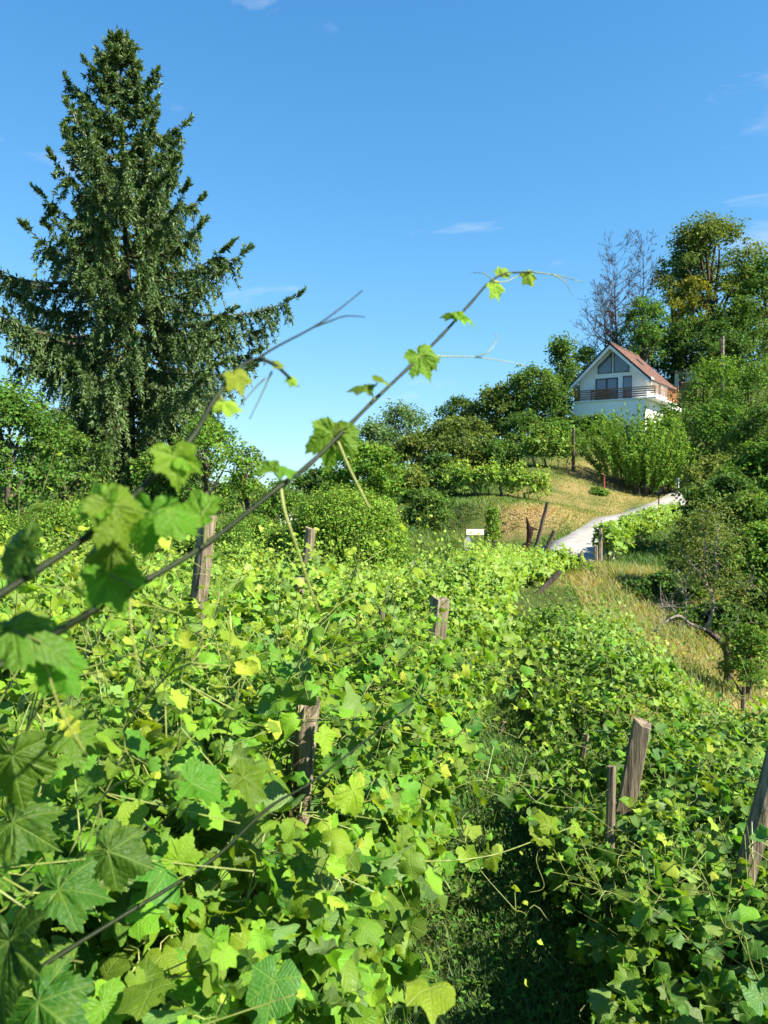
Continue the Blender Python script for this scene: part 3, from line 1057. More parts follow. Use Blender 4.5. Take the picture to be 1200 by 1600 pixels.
for (x0, y0, x1, y1, d) in ((585, 625, 573, 604, .95), (578, 608, 590, 598, .95), (440, 757, 425, 735, .83), (437, 752, 440, 733, .83), (712, 500, 716, 494, 1.08), (545, 665, 520, 676, .91),
                            (655, 560, 660, 556, 1.01), (210, 917, 150, 890, .70), (65, 1004, 20, 985, .66), (320, 852, 315, 800, .76)):
    tendril(A1, b1, [(x0, y0, d), ((x0 + x1) / 2 + 2, (y0 + y1) / 2, d), (x1, y1, d)], .0012, .0010, 'cane', 'petiole')
up_ = (0.25, -0.55, 0.8)
for a in ((655, 556, 1.01, 84, -62, (0.2, -0.9, 0.35), .48, 0), (668, 560, 1.02, 46, -30, (0.3, -0.8, 0.4), .5, 3),
          (573, 602, .95, 62, 176, (-0.1, -0.45, 0.85), .35, 1), (590, 596, .95, 44, 30, (0.3, -0.4, 0.85), .42, 2),
          (716, 490, 1.08, 66, 10, (0.2, -0.35, 0.9), .45, 3), (712, 488, 1.08, 54, 150, (-0.2, -0.5, 0.8), .55, 1),
          (772, 448, 1.15, 50, -60, (0.4, -0.8, 0.3), .85, 0), (784, 430, 1.17, 40, 60, (0.1, -0.8, 0.5), .8, 2), (826, 428, 1.2, 42, -70, (0.3, -0.8, 0.3), .85, 1),
          (522, 676, .91, 118, -98, (0.15, -0.95, 0.25), .42, 0), (520, 678, .91, 86, 170, (-0.3, -0.85, 0.45), .38, 3),
          (425, 735, .83, 66, 185, (-0.1, -0.5, 0.85), .34, 2), (440, 732, .83, 52, 35, (0.2, -0.45, 0.85), .38, 1),
          (170, 895, .70, 140, -70, (0.3, -0.85, 0.4), .30, 0), (20, 985, .66, 190, -20, (0.1, -0.55, 0.8), .22, 3),
          (315, 805, .76, 120, 160, (0.1, -0.6, 0.75), .34, 2), (88, 1030, .68, 130, -60, (0.5, -0.7, 0.5), .25, 1)):
    hero_leaf(A1, b1, *a[:5], face=a[5], tint=a[6], k=a[7])

A2, b2 = cane_thing('shorter vine shoot crossing before the spruce, with yellow young leaves near its tip',
                    [(-90, 985, .55), (0, 929, .58), (60, 890, .60), (140, 835, .63), (238, 748, .67), (300, 684, .71), (330, 632, .73), (356, 596, .75), (380, 570, .77), (408, 562, .79),
                     (432, 572, .80), (452, 590, .81), (466, 604, .82)], 0.0032, 0.0011, M['cane_dark'])
tendril(A2, b2, [(398, 563, .78), (430, 543, .79), (490, 511, .81), (530, 483, .83), (566, 454, .85)], .0014, .0007, 'cane_dark')
tendril(A2, b2, [(488, 512, .81), (515, 502, .82), (540, 494, .83), (570, 495, .84)], .0011, .0006, 'cane_dark')
tendril(A2, b2, [(425, 580, .8), (412, 610, .8), (390, 655, .8)], .0012, .0005, 'cane')
tendril(A2, b2, [(415, 590, .8), (395, 610, .8), (370, 640, .8)], .0010, .0005, 'cane')
for (x0, y0, x1, y1, d) in ((238, 748, 275, 715, .67), (140, 835, 172, 790, .63), (52, 895, 40, 862, .60), (356, 596, 368, 590, .75), (345, 610, 350, 628, .74), (200, 785, 230, 800, .66)):
    tendril(A2, b2, [(x0, y0, d), ((x0 + x1) / 2 - 3, (y0 + y1) / 2, d), (x1, y1, d)], .0013, .0010, 'cane', 'petiole')
for a in ((368, 588, .75, 66, -70, (0.4, -0.75, 0.5), .85, 0), (350, 628, .74, 66, -22, (0.2, -0.5, 0.8), .9, 1),
          (272, 712, .67, 108, -85, (0.35, -0.85, 0.35), .52, 2), (285, 715, .67, 66, -10, (0.3, -0.6, 0.7), .55, 3),
          (172, 792, .63, 150, -52, (0.65, -0.6, 0.35), .40, 0), (165, 790, .63, 115, 175, (-0.2, -0.7, 0.65), .42, 2),
          (238, 800, .66, 150, -95, (0.55, -0.8, -0.1), .28, 1), (262, 800, .67, 125, 8, (0.5, -0.6, 0.6), .33, 3),
          (42, 858, .60, 150, -165, (-0.35, -0.8, 0.5), .05, 0), (175, 850, .66, 110, -150, (-0.1, -0.9, 0.3), .30, 1),
          (430, 572, .8, 30, 20, (0.2, -0.7, 0.6), .8, 2), (455, 592, .81, 30, -50, (0.3, -0.7, 0.5), .85, 1)):
    hero_leaf(A2, b2, *a[:5], face=a[5], tint=a[6], k=a[7])

A3, b3 = cane_thing('dark vine shoot low on the left, slanting up across the sunlit leaves',
                    [(30, 1535, 1.05), (100, 1488, 1.12), (210, 1420, 1.22), (330, 1345, 1.35), (420, 1262, 1.5), (490, 1220, 1.62), (580, 1150, 1.8), (645, 1098, 1.95)],
                    0.0040, 0.0018, M['cane_dark'])
tendril(A3, b3, [(215, 1420, 1.22), (235, 1390, 1.22), (252, 1360, 1.23)], .0013, .0010, 'cane', 'petiole')
for a in ((92, 1390, 1.15, 165, 0, (0.1, -0.6, 0.75), .06, 0), (170, 1330, 1.2, 150, -20, (0.25, -0.8, 0.5), .06, 1), (15, 1470, 1.02, 230, -75, (-0.25, -0.75, 0.55), .02, 2),  # near-zero tints put the shade of the lower-left leaves into their colour
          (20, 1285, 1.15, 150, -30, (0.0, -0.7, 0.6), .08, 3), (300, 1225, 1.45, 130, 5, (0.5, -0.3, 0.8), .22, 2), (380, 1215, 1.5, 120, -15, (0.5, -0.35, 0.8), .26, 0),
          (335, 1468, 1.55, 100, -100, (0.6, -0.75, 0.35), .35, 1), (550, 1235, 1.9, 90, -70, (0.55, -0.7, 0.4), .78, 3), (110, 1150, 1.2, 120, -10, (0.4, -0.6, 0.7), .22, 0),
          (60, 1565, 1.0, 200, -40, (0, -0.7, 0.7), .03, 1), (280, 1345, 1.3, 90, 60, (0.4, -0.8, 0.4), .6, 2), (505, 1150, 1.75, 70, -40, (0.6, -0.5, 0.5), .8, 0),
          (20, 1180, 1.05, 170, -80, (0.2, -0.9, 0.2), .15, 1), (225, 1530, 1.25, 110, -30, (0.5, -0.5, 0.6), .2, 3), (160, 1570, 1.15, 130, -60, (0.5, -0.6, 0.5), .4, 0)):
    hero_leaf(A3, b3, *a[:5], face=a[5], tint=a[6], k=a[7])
A4, b4 = cane_thing('thin vine shoot reaching right over the grass path, yellow-green with tendrils',
                    [(500, 1380, 2.2), (560, 1362, 2.25), (640, 1347, 2.35), (700, 1345, 2.45), (770, 1336, 2.55), (840, 1312, 2.7), (900, 1290, 2.8)], 0.0034, 0.0016, M['cane'])
for a in ((700, 1345, 2.45, 52, -60, (.5, -.6, .5), .3, 0), (770, 1336, 2.55, 56, -80, (.4, -.8, .3), .4, 1), (838, 1310, 2.7, 62, 20, (.4, -.3, .8), .5, 2), (860, 1290, 2.72, 66, 70, (.5, -.6, .6), .55, 3),
          (640, 1347, 2.35, 50, 100, (.5, -.4, .7), .5, 2), (590, 1360, 2.3, 56, -100, (.4, -.7, .5), .3, 0), (900, 1290, 2.8, 44, -30, (.5, -.4, .7), .7, 1)):
    hero_leaf(A4, b4, *a[:5], face=a[5], tint=a[6], k=a[7])
tendril(A4, b4, [(640, 1347, 2.35), (625, 1380, 2.33), (640, 1420, 2.33)], .0014, .0007)
tendril(A4, b4, [(860, 1305, 2.74), (838, 1340, 2.72), (850, 1385, 2.7), (825, 1395, 2.7)], .0014, .0007)

# ------------------------------------------------------------------ posts and stakes
def post(name, label, t, b, wpx, d, mat='post', group=None, sides=9, flat=True, d2=None, cat='post'):
    """leaning round-wood post: top pixel t, lower visible pixel b, then on down into the ground"""
    T, B = P(t[0], t[1], d), P(b[0], b[1], d if d2 is None else d2)
    dr = unit(B - T)
    L = 0.2
    q = T + dr * L
    while q[2] > h1(q[0], q[1]) - 0.15 and L < 8:
        L += 0.1
        q = T + dr * L
    rng = np.random.default_rng(int(t[0] * 7 + t[1]))
    r = wpx / F * d * 0.5
    n = max(6, int(L / 0.16))
    s = np.linspace(0, 1, n)
    pts = (T - q)[None] * s[:, None] + rng.normal(0, r * 0.06, (n, 3))
    prof = rng.uniform(0.82, 1.1, sides)
    mb = MB()
    u = unit(np.cross(-dr, (0.3, 1, 0.1)))
    w = np.cross(-dr, u)
    a = np.arange(sides) / sides * 2 * PI
    rr = r * (1.10 - 0.14 * s)[:, None] * prof[None] * (1 + 0.035 * rng.standard_normal((n, sides)))
    v = pts[:, None] + rr[..., None] * (np.cos(a)[None, :, None] * u + np.sin(a)[None, :, None] * w)
    v[-1] += (-dr)[None] * (rng.uniform(-0.35, 0.25, sides) * r)[:, None] if flat else (-dr)[None] * (rng.uniform(-0.2, 1.2, sides) * r)[:, None]
    i, j = np.meshgrid(np.arange(n - 1), np.arange(sides), indexing='ij')
    j2 = (j + 1) % sides
    f = np.stack([i * sides + j, i * sides + j2, (i + 1) * sides + j2, (i + 1) * sides + j], -1).reshape(-1, 4)
    mb.add(v.reshape(-1, 3), f)
    c = mb.n
    mb.add([pts[-1] - dr * r * 0.05], np.zeros((0, 3), int))
    mb.v.append((pts[-1] + dr * r * 0.25)[None]); mb.c.append(np.array([0.5])); mb.n += 1
    mb.t.append(np.array([(c, (n - 1) * sides + k, (n - 1) * sides + (k + 1) % sides) for k in range(sides)]))
    o = mb.build(name, M[mat], loc=q)
    return tag(o, label, cat, group)


G1 = 'wooden posts of the vineyard rows'
post('vineyard_post', 'thick grey flat-topped post standing above the leaves at the picture centre', (689, 934), (681, 1002), 33, 6.6, group=G1, sides=12)
post('vineyard_post', 'old split fibrous post half buried in leaves near the bottom centre-left', (480, 1112), (462, 1300), 42, 2.9, group=G1, sides=11, flat=False)
post('vineyard_post', 'pale weathered post behind the two crossing vine shoots', (326, 806), (316, 886), 29, 5.4, group=G1, sides=10)
post('vineyard_post', 'short brown post in front of the rounded green bush', (486, 826), (481, 866), 18, 8.6, group=G1)
post('vineyard_post', 'narrow pale post behind the foreground leaf cluster on the left', (176, 846), (172, 910), 16, 4.4, group=G1)
post('vineyard_post', 'pale post top peeping out of leaves below the short brown post', (469, 905), (466, 950), 15, 7.4, group=G1)
post('vineyard_post', 'small pale stub just left of the thick flat-topped post', (597, 950), (595, 985), 11, 7.8, group=G1)
post('vineyard_post', 'leaning grey square-cut post with cracked top in the right row', (1004, 1128), (976, 1268), 33, 4.5, group=G1, sides=8)
post('vineyard_stake', 'slim straight grey stake with bare shaft in the right row', (956, 1196), (952, 1440), 15, 3.9, group=G1, sides=7, cat='stake')
post('vineyard_stake', 'thin crooked stake leaning left of the cracked grey post', (916, 1146), (902, 1230), 9, 5.8, group=G1, sides=6, cat='stake')
post('vineyard_stake', 'thin pale stake leaning over the upper end of the grass path', (829, 1066), (812, 1096), 9, 8.6, group=G1, sides=6, cat='stake')
post('vineyard_stake', 'pale sliver of stake on the left side of the grass path', (788, 1128), (778, 1156), 9, 7.4, group=G1, sides=6, cat='stake')
post('vineyard_post', 'thick dark leaning post cut off by the right edge', (1218, 1165), (1170, 1345), 32, 3.2, group=G1, sides=10)
post('vineyard_stake', 'dark thin stake among leaves right of the thick flat-topped post', (709, 903), (705, 945), 8, 11.5, 'post_dark', G1, 6, cat='stake')
post('vineyard_stake', 'dark stake under the bare-limbed tree at the right', (1162, 1073), (1160, 1125), 6, 11, 'post_dark', G1, 6, cat='stake')
G2 = 'leaning posts at the far end of the vineyard'
post('end_post', 'long dark brace pole slanting steeply out of the last vines', (876, 892), (828, 940), 9, 20, 'post_dark', G2, 7)
post('end_post', 'tall thin leaning pole before the straw-coloured lawn', (856, 784), (840, 846), 6, 28, 'post_dark', G2, 7)
post('end_post', 'short thick pole leaning right beside the road bend', (867, 829), (851, 866), 7, 25, 'post_dark', G2, 7)
post('end_post', 'thin leaning stake on the grass crest before the road', (910, 861), (899, 890), 5, 24.5, 'post', G2, 6)
post('end_post', 'upright post at the near end of the roadside vine row', (938, 826), (938, 884), 6, 28.6, 'post', G2, 6)
post('end_post', 'short low peg beside the first roadside vine', (931, 852), (931, 882), 6, 28.2, 'post', G2, 6)
post('end_post', 'thick dark leaning pole rising from the roadside vine row', (986, 807), (975, 838), 7, 32, 'post_dark', G2, 7)
post('tall_post', 'tall straight dark post on the slope below the house', (896, 668), (896, 742), 5, 59, 'post_dark', None, 6)
post('utility_pole', 'weathered brown pole standing against the dark trees right of the house', (1129, 526), (1129, 580), 6, 86, 'post', None, 7, cat='pole')
post('rusty_stake', 'short reddish stake at the foot of the big shrub', (944, 744), (944, 768), 2.5, 53, 'red_stake', None, 6, cat='stake')
for i, (px, py, b, d) in enumerate(((704, 745, 784, 50), (740, 750, 786, 49), (782, 760, 793, 48), (819, 770, 801, 47), (842, 775, 803, 46.4))):
    post('vine_stake', 'thin pale stake holding up the young vines on top of the bank', (px, py), (px + 4, b), 4, d, 'post', 'pale stakes of the row on top of the bank', 5, cat='stake')
for i, (px, py, b, d) in enumerate(((832, 712, 735, 60), (850, 715, 738, 60))):
    post('vine_stake', 'thin pale stake in the short vine row below the house', (px, py), (px + 5, b), 4, d, 'post', 'pale stakes of the short row below the house', 5, cat='stake')
# ------------------------------------------------------------------ spruce
def build_spruce():
    rng = np.random.default_rng(5)
    base = P(200, 778, 26)
    base[2] = h1(base[0], base[1])
    top = P(193, 66, 26)[2]
    Ht = top - base[2]
    root = thing('spruce_tree', 'tall dark spruce with drooping boughs on the left', 'tree', base)
    n = 16
    s = np.linspace(0, 1, n)
    tp = np.stack([0.10 * np.sin(s * 5), 0 * s, s * Ht - 0.2], -1)
    mb = MB()
    tube(mb, tp, 0.20 * (1 - s) ** 0.85 + 0.012, 9, wob=0.05, rng=rng)
    mb.build('trunk', M['spruce_bark'], root, smooth=True)
    prof_h = [0.0, 0.06, 0.14, 0.22, 0.30, 0.40, 0.48, 0.55, 0.62, 0.72, 0.80, 0.88, 0.94, 1.0]
    prof_r = [1.9, 2.4, 3.0, 3.8, 4.2, 4.4, 4.2, 3.2, 2.8, 2.5, 1.8, 0.95, 0.6, 0.12]
    # spray of needles: a narrow folded blade
    sv = np.array([(0, 0, 0), (0.17, 0.40, 0.08), (0, 1.0, 0), (-0.17, 0.40, 0.08)])
    sf = np.array([(0, 1, 2, 3)])
    NB = 180
    for b in range(NB):
        hr = 0.045 + 0.945 * (b / (NB - 1)) ** 1.18
        az = b * 2.399963 + rng.normal(0, 0.25)
        L = np.interp(hr, prof_h, prof_r) * rng.uniform(0.60, 1.10) * (1 + 0.17 * math.sin(2 * az + hr * 17) + 0.10 * math.sin(az - 40 * hr))
        if 0.45 < hr < 0.7 and rng.random() < 0.14:
            L *= 1.15
        if hr > 0.66:
            L = min(L, 1.08 * np.interp(hr, prof_h, prof_r))
        dh = np.array((math.cos(az), math.sin(az), 0))
        # silhouette: long limbs to the left at 0.45-0.55, to the right at 0.38-0.5
        m = 11
        t = np.linspace(0, 1, m)
        rise = np.interp(hr, [0, 0.3, 0.5, 0.75, 1], [-0.75, -0.45, -0.22, 0.05, 1.2])
        curl = np.interp(hr, [0, 0.3, 0.6, 1], [0.12, 0.34, 0.42, 0.25])
        z = L * (rise * t + curl * t ** 2.4 + rng.normal(0, .03))
        p0 = np.array((np.interp(hr * Ht, tp[:, 2], tp[:, 0]), 0, hr * Ht))
        side = np.array((-dh[1], dh[0], 0))
        br = p0 + np.outer(L * t, dh) + np.outer(z, (0, 0, 1.0)) + np.outer(L * 0.10 * rng.normal(0, 1) * t * t, side)
        mb = MB()
        tube(mb, br, np.linspace(0.018 + 0.010 * L, 0.006, m), 5, cap=False)
        nb = int(9 + 9.5 * L)
        ts = rng.uniform(0.10, 1.0, nb) ** 0.8
        ts[-2:] = (0.97, 1.0)
        pos, dirs, size, tin = [], [], [], []
        for k in range(nb):
            tk = ts[k]
            q = np.array([np.interp(tk, t, br[:, c]) for c in range(3)])
            fwd = unit(np.array([np.interp(min(tk + .1, 1), t, br[:, c]) - np.interp(max(tk - .1, 0), t, br[:, c]) for c in range(3)]))
            sg = rng.choice((-1, 1))
            l2 = rng.uniform(0.28, 0.85) * np.interp(hr, [0, 0.5, 0.85, 1], [1.15, 1.1, 0.75, 0.45]) * (0.55 + 0.75 * math.sin(PI * min(tk, 0.9)))
            hang = np.interp(hr, [0, 0.5, 0.8, 1], [1.6, 1.35, 0.75, -0.3]) * rng.uniform(0.35, 1.25)
            d2 = unit(fwd * rng.uniform(0.35, 0.95) + side * sg * rng.uniform(0.15, 0.8))
            w = np.linspace(0, 1, 6)
            tw = q + np.outer(l2 * w * np.interp(hr, [0, .5, .8], [.58, .66, .8]), d2) - np.outer(l2 * hang * w ** 1.6, (0, 0, 1.0))
            if tk > 0.9:
                tw = q + np.outer(l2 * 0.45 * w, unit(fwd + np.array((0, 0, 0.55)) + rng.normal(0, .25, 3)))
            ns = int(24 + 50 * l2)
            u = rng.uniform(0.02, 1, ns)
            pp = np.stack([np.interp(u, w, tw[:, c]) for c in range(3)], -1)
            dv = unit(tw[-1] - tw[0])
            dd = unit(dv * 0.75 + 0.75 * rvec(rng, ns) + np.array((0, 0, -0.25 if hr < 0.8 else 0.15)))
            if tk > 0.9:
                dd = unit(dv + 0.45 * rvec(rng, ns))
                pp = pp[::2]
                dd, u, ns = dd[::2], u[::2], len(pp)
            pos.append(pp)
            dirs.append(dd)
            size.append(rng.uniform(0.095, 0.19, ns))
            tin.append(np.clip(0.35 + 0.4 * (u - 0.4) + rng.normal(0, .16, ns) + 0.1 * tk, 0, 1))
        # needles along the limb itself
        ns = int(34 * L)
        u = rng.uniform(0.03, 1, ns)
        pos.append(np.stack([np.interp(u, t, br[:, c]) for c in range(3)], -1))
        dirs.append(unit(rvec(rng, ns) + dh * 0.8 + (0, 0, .2)))
        size.append(rng.uniform(.14, .24, ns))
        tin.append(np.clip(rng.normal(.5, .15, ns), 0, 1))
        pos, dirs, size, tin = np.concatenate(pos), np.concatenate(dirs), np.concatenate(size), np.concatenate(tin)
        bough = mb.build('bough', M['bark'], root)
        nbm = MB()
        scatter(nbm, sv, sf, pos, frames(rvec(rng, len(pos)), dirs), size, tin)
        nbm.build('needles', M['spruce'], bough, kind='stuff')
    # leader tufts at the very top
    mbt = MB()
    q = np.array((tp[-1][0], 0, Ht)) + np.clip(rng.normal(0, 0.16, (260, 3)), -.3, .3) * (1, 1, 1.8) - np.array((0, 0, .35))
    scatter(mbt, sv, sf, q, frames(rvec(rng, 260), unit(rvec(rng, 260) * .6 + (0, 0, 1))), rng.uniform(.15, .28, 260), rng.uniform(.4, .9, 260))
    mbt.build('leader_needles', M['spruce'], root, kind='stuff')


build_spruce()


# ------------------------------------------------------------------ broadleaf trees and shrubs
def tree(name, label, px, d, top_py, wpx, mat, nleaf=9000, ls=0.24, trunk=0.25, shape='round', base_py=None, seed=1, group=None, cat='tree',
         clumps=85, spread=0.15, limbs=8, depth=None, bark='bark', flat=0.75, tint0=0.0, sink=0.0):
    rng = np.random.default_rng(seed * 13 + int(px))
    q = P(px, 800, d)
    x, y = q[0], q[1]
    gz = h1(x, y)
    if base_py is not None:
        gz = min(gz, P(px, base_py, d)[2])
    topz = P(px, top_py, d)[2]
    Ht = max(topz - gz, 0.6)
    w = wpx / F * d * 0.5
    base = np.array((x, y, gz))
    root = thing(name, label, cat, base, group)
    z0 = trunk * Ht
    hc = Ht - z0

    def prof(t):
        if shape == 'cone':
            return np.clip(1.12 - t, 0.08, 1) ** 0.8
        if shape == 'column':
            return np.clip(np.sin(np.clip(t, 0, 1) * PI * 0.9 + 0.15), 0.2, 1) ** 0.5
        if shape == 'mound':
            return np.sqrt(np.clip(1 - (t * 0.98) ** 2.2, 0.02, 1))
        return np.sqrt(np.clip(1 - (2 * t - 0.92) ** 2 * 0.95, 0.05, 1))

    t = rng.random(clumps) ** 0.85
    a = rng.uniform(0, 2 * PI, clumps)
    rr = rng.uniform(0.15, 1.0, clumps) ** 0.55 * (1 + 0.20 * np.sin(a * 2 + px) + 0.14 * np.sin(a * 3 + 5 * t + d))
    R = prof(t) * w * rr * 0.9
    dw = 1.0 if depth is None else depth
    cl = np.stack([R * np.cos(a), R * np.sin(a) * dw, z0 + t * hc * 0.93], -1)
    cl[0] = (rng.normal(0, .1) * w, 0, Ht - hc * 0.09)
    cr = spread * (w + hc * 0.5) * rng.uniform(0.35, 1.45, clumps)
    # trunk and limbs
    mb = MB()
    top = np.array((rng.normal(0, .08) * w, rng.normal(0, .08) * w, z0 + hc * 0.62))
    tr = 0.028 * Ht + 0.02
    tp = spline([(0, 0, -0.3), (rng.normal(0, .04) * w, 0, Ht * 0.2), (top[0] * .6, top[1] * .6, Ht * 0.45), top], 4)
    tube(mb, tp, np.linspace(tr, tr * 0.25, len(tp)), 8, wob=0.06, rng=rng)
    mb.build('trunk', M[bark], root, smooth=True)
    ib = rng.choice(clumps, min(limbs, clumps), replace=False)
    for k in ib:
        c = cl[k]
        st = tp[int(np.clip((c[2] / Ht - 0.25) * len(tp), 2, len(tp) - 3))]
        midp = 0.5 * (st + c) + np.array((0, 0, 0.06 * Ht)) + rng.normal(0, .03 * Ht, 3)
        lb = MB()
        cc = spline([st, midp, c], 4)
        tube(lb, cc, np.linspace(tr * 0.42, tr * 0.10, len(cc)), 5, cap=False)
        lb.build('limb', M[bark], root, smooth=True)
    # leaves
    nleaf, ls = int(nleaf * 0.66), ls * 1.18
    wgt = cr ** 2
    cnt = rng.multinomial(nleaf, wgt / wgt.sum())
    ci = np.repeat(np.arange(clumps), cnt)
    ntw = 14
    tw = unit(rvec(rng, clumps * ntw) + 0.55 * np.repeat(unit(cl - np.array((0, 0, z0))), ntw, axis=0) + np.array((0, 0, .25))).reshape(clumps, ntw, 3)
    ll = rng.uniform(0.6, 1.45, (clumps, ntw))
    tk = rng.integers(0, ntw, nleaf)
    off = tw[ci, tk] * (rng.random(nleaf) ** 0.6 * cr[ci] * ll[ci, tk])[:, None] * (1, 1, flat) + np.clip(rng.normal(0, .13, (nleaf, 3)), -.3, .3) * cr[ci][:, None]
    pos = cl[ci] + off
    pos[:, 2] = np.maximum(pos[:, 2], 0.03 * Ht)
    cen = np.array((0, 0, z0 + hc * 0.45))
    nrm = unit(0.4 * unit(pos - cen) + 0.3 * unit(off) + np.array((0, 0, .45)) + 0.95 * rvec(rng, nleaf))
    tip = unit(unit(off) + np.array((0, 0, -0.4)) + 0.8 * rvec(rng, nleaf))
    tc_ = rng.normal(0.47 + tint0, 0.17, clumps)
    tin = np.clip(tc_[ci] + rng.normal(0, .15, nleaf), 0, 1)
    mb = MB()
    scatter(mb, *RHOMB, pos, frames(nrm, tip), ls * rng.uniform(0.65, 1.25, nleaf), tin)
    mb.build('crown', M[mat], root, kind='stuff')
    return root


GT = 'trees of the wooded slope left of the house'
# the wooded slope in the middle
tree('feathery_tree', 'grey-green feathery-topped tree, highest of the far valley clump', 628, 76, 638, 110, 'grey_tree', 9000, .22, .2, 'round', seed=1, group=GT, flat=1.1)
tree('feathery_tree', 'grey-green tree leaning out at the left end of the far valley clump', 580, 72, 664, 90, 'grey_tree', 8000, .22, .2, 'round', seed=2, group=GT)
tree('broadleaf_tree', 'olive rounded tree in front of the feathery grey-green tree', 655, 67, 676, 95, 'olive_tree', 8000, .24, .15, 'round', seed=3, group=GT)
tree('broadleaf_tree', 'large olive-green rounded tree in the middle of the valley slope', 722, 62, 654, 125, 'olive_tree', 13000, .24, .1, 'round', seed=4, group=GT)
tree('broadleaf_tree', 'small dark tree peeping over the large olive tree', 717, 84, 621, 62, 'dark_tree', 5000, .26, .2, 'round', seed=5, group=GT)
tree('chestnut_tree', 'dark rounded chestnut-like tree with brownish leaf tufts against the sky', 777, 80, 608, 104, 'olive_tree', 10000, .28, .2, 'round', seed=6, group=GT, tint0=-0.14)
tree('broadleaf_tree', 'broad dark green tree just left of the house', 838, 79, 575, 120, 'dark_tree', 14000, .26, .1, 'round', seed=7, group=GT, tint0=0.1)
tree('pointed_tree', 'tall pointed dark tree touching the left corner of the house', 876, 84, 528, 66, 'dark_tree', 8000, .26, .1, 'cone', seed=8, group=GT, tint0=0.15)
tree('broadleaf_tree', 'dark tree behind the left roof edge of the house', 912, 100, 545, 70, 'dark_tree', 6000, .30, .15, 'round', seed=9, group=GT)
tree('light_green_tree', 'bright yellow-green tree behind the rounded green bush', 575, 38, 694, 118, 'light_tree', 11000, .15, .15, 'round', seed=10, tint0=-.05)
tree('light_green_tree', 'small olive-yellow tree in the dark hollow of the valley', 640, 52, 730, 56, 'olive_tree', 4500, .18, .15, 'column', seed=11, group=GT, tint0=.15)
tree('broadleaf_tree', 'low dark tree in the hollow right of the small olive-yellow tree', 686, 58, 716, 80, 'dark_tree', 7000, .22, .05, 'round', seed=12, group=GT, tint0=0.05)
tree('broadleaf_tree', 'dark low tree behind the rounded bush, left of the bright tree', 505, 46, 738, 100, 'dark_tree', 6000, .2, .05, 'mound', seed=13, group=GT)
tree('shrub', 'dark shrub on the slope above the top of the bank vines', 770, 62, 690, 105, 'dark_tree', 8000, .2, .03, 'mound', seed=14, cat='shrub', group=GT, tint0=.12)
tree('shrub', 'dark green shrub between bank vines and the broad dark tree', 818, 68, 650, 90, 'dark_tree', 7500, .22, .03, 'mound', seed=15, cat='shrub', group=GT, tint0=.1)
tree('shrub', 'mid-green shrub behind the tall dark post below the house', 868, 65, 658, 90, 'mid_tree', 7500, .2, .05, 'mound', seed=16, cat='shrub', tint0=.1)
tree('shrub', 'low dark shrub at the left foot of the grassy bank', 668, 50, 768, 90, 'dark_tree', 6000, .17, .02, 'mound', seed=17, cat='shrub', tint0=.1)
tree('shrub', 'dark rounded shrub between the rounded bush and the grassy bank', 672, 41, 772, 88, 'dark_tree', 6000, .14, .02, 'mound', seed=18, cat='shrub', tint0=.15)
# trees around and behind the house
GH = 'tall trees behind the house'
tree('oak_tree', 'tall spreading oak with open crown, highest tree behind the house', 1112, 108, 344, 178, 'olive_tree', 30000, .34, .30, 'round', seed=20, group=GH, clumps=95, spread=.14, limbs=16, tint0=0.02)
tree('oak_tree', 'oak crown filling the gap left of the tallest oak', 1052, 112, 388, 66, 'mid_tree', 5000, .32, .25, 'column', seed=21, group=GH, clumps=26, spread=.13)
tree('yellowing_tree', 'yellowing tree in front of the tall oak', 1076, 101, 437, 66, 'yellow_tree', 4500, .30, .42, 'round', seed=22, group=GH, clumps=26)
tree('oak_tree', 'dark green tree rising at the right edge behind the house', 1192, 104, 398, 110, 'mid_tree', 13000, .32, .2, 'round', seed=23, group=GH, tint0=-.05)
tree('broadleaf_tree', 'dark mid-height tree between tall oak and right edge', 1152, 97, 470, 120, 'dark_tree', 13000, .30, .05, 'round', seed=24, group=GH, tint0=.12)
tree('broadleaf_tree', 'small bright green tree under the bare branches behind the roof', 1002, 98, 466, 76, 'mid_tree', 7000, .28, .2, 'round', seed=25, group=GH, tint0=-.02)
tree('broadleaf_tree', 'dark understorey tree right of the roof, below the yellowing tree', 1068, 99, 500, 84, 'dark_tree', 9000, .30, .05, 'round', seed=26, group=GH)
tree('broadleaf_tree', 'dark understorey tree behind the ridge of the house', 1020, 104, 505, 90, 'dark_tree', 8000, .30, .05, 'round', seed=27, group=GH, tint0=.05)
tree('broadleaf_tree', 'dark tree behind the brown pole right of the house', 1125, 93, 505, 90, 'dark_tree', 9000, .28, .05, 'round', seed=28, group=GH, tint0=.02)
GS = 'green shrubs on the slope right of the house'
tree('shrub', 'bright green leafy shrub right beside the house terrace', 1108, 68, 566, 118, 'light_tree', 12000, .21, .03, 'mound', seed=30, cat='shrub', group=GS, tint0=-.15)
tree('shrub', 'bright green shrub at the right edge level with the house', 1182, 64, 560, 120, 'mid_tree', 12000, .21, .03, 'mound', seed=31, cat='shrub', group=GS, tint0=.15)
tree('shrub', 'dark green shrub under the bright shrubs right of the big bush', 1120, 60, 628, 120, 'mid_tree', 11000, .2, .03, 'mound', seed=32, cat='shrub', group=GS, tint0=-.05)
tree('shrub', 'dark shrub at the right edge above the road', 1190, 55, 632, 110, 'dark_tree', 10000, .2, .03, 'mound', seed=33, cat='shrub', group=GS, tint0=.1)
tree('shrub', 'green bush at the right foot of the large many-stemmed bush', 1045, 58, 655, 70, 'mid_tree', 6500, .18, .02, 'mound', seed=35, cat='shrub', tint0=.1)
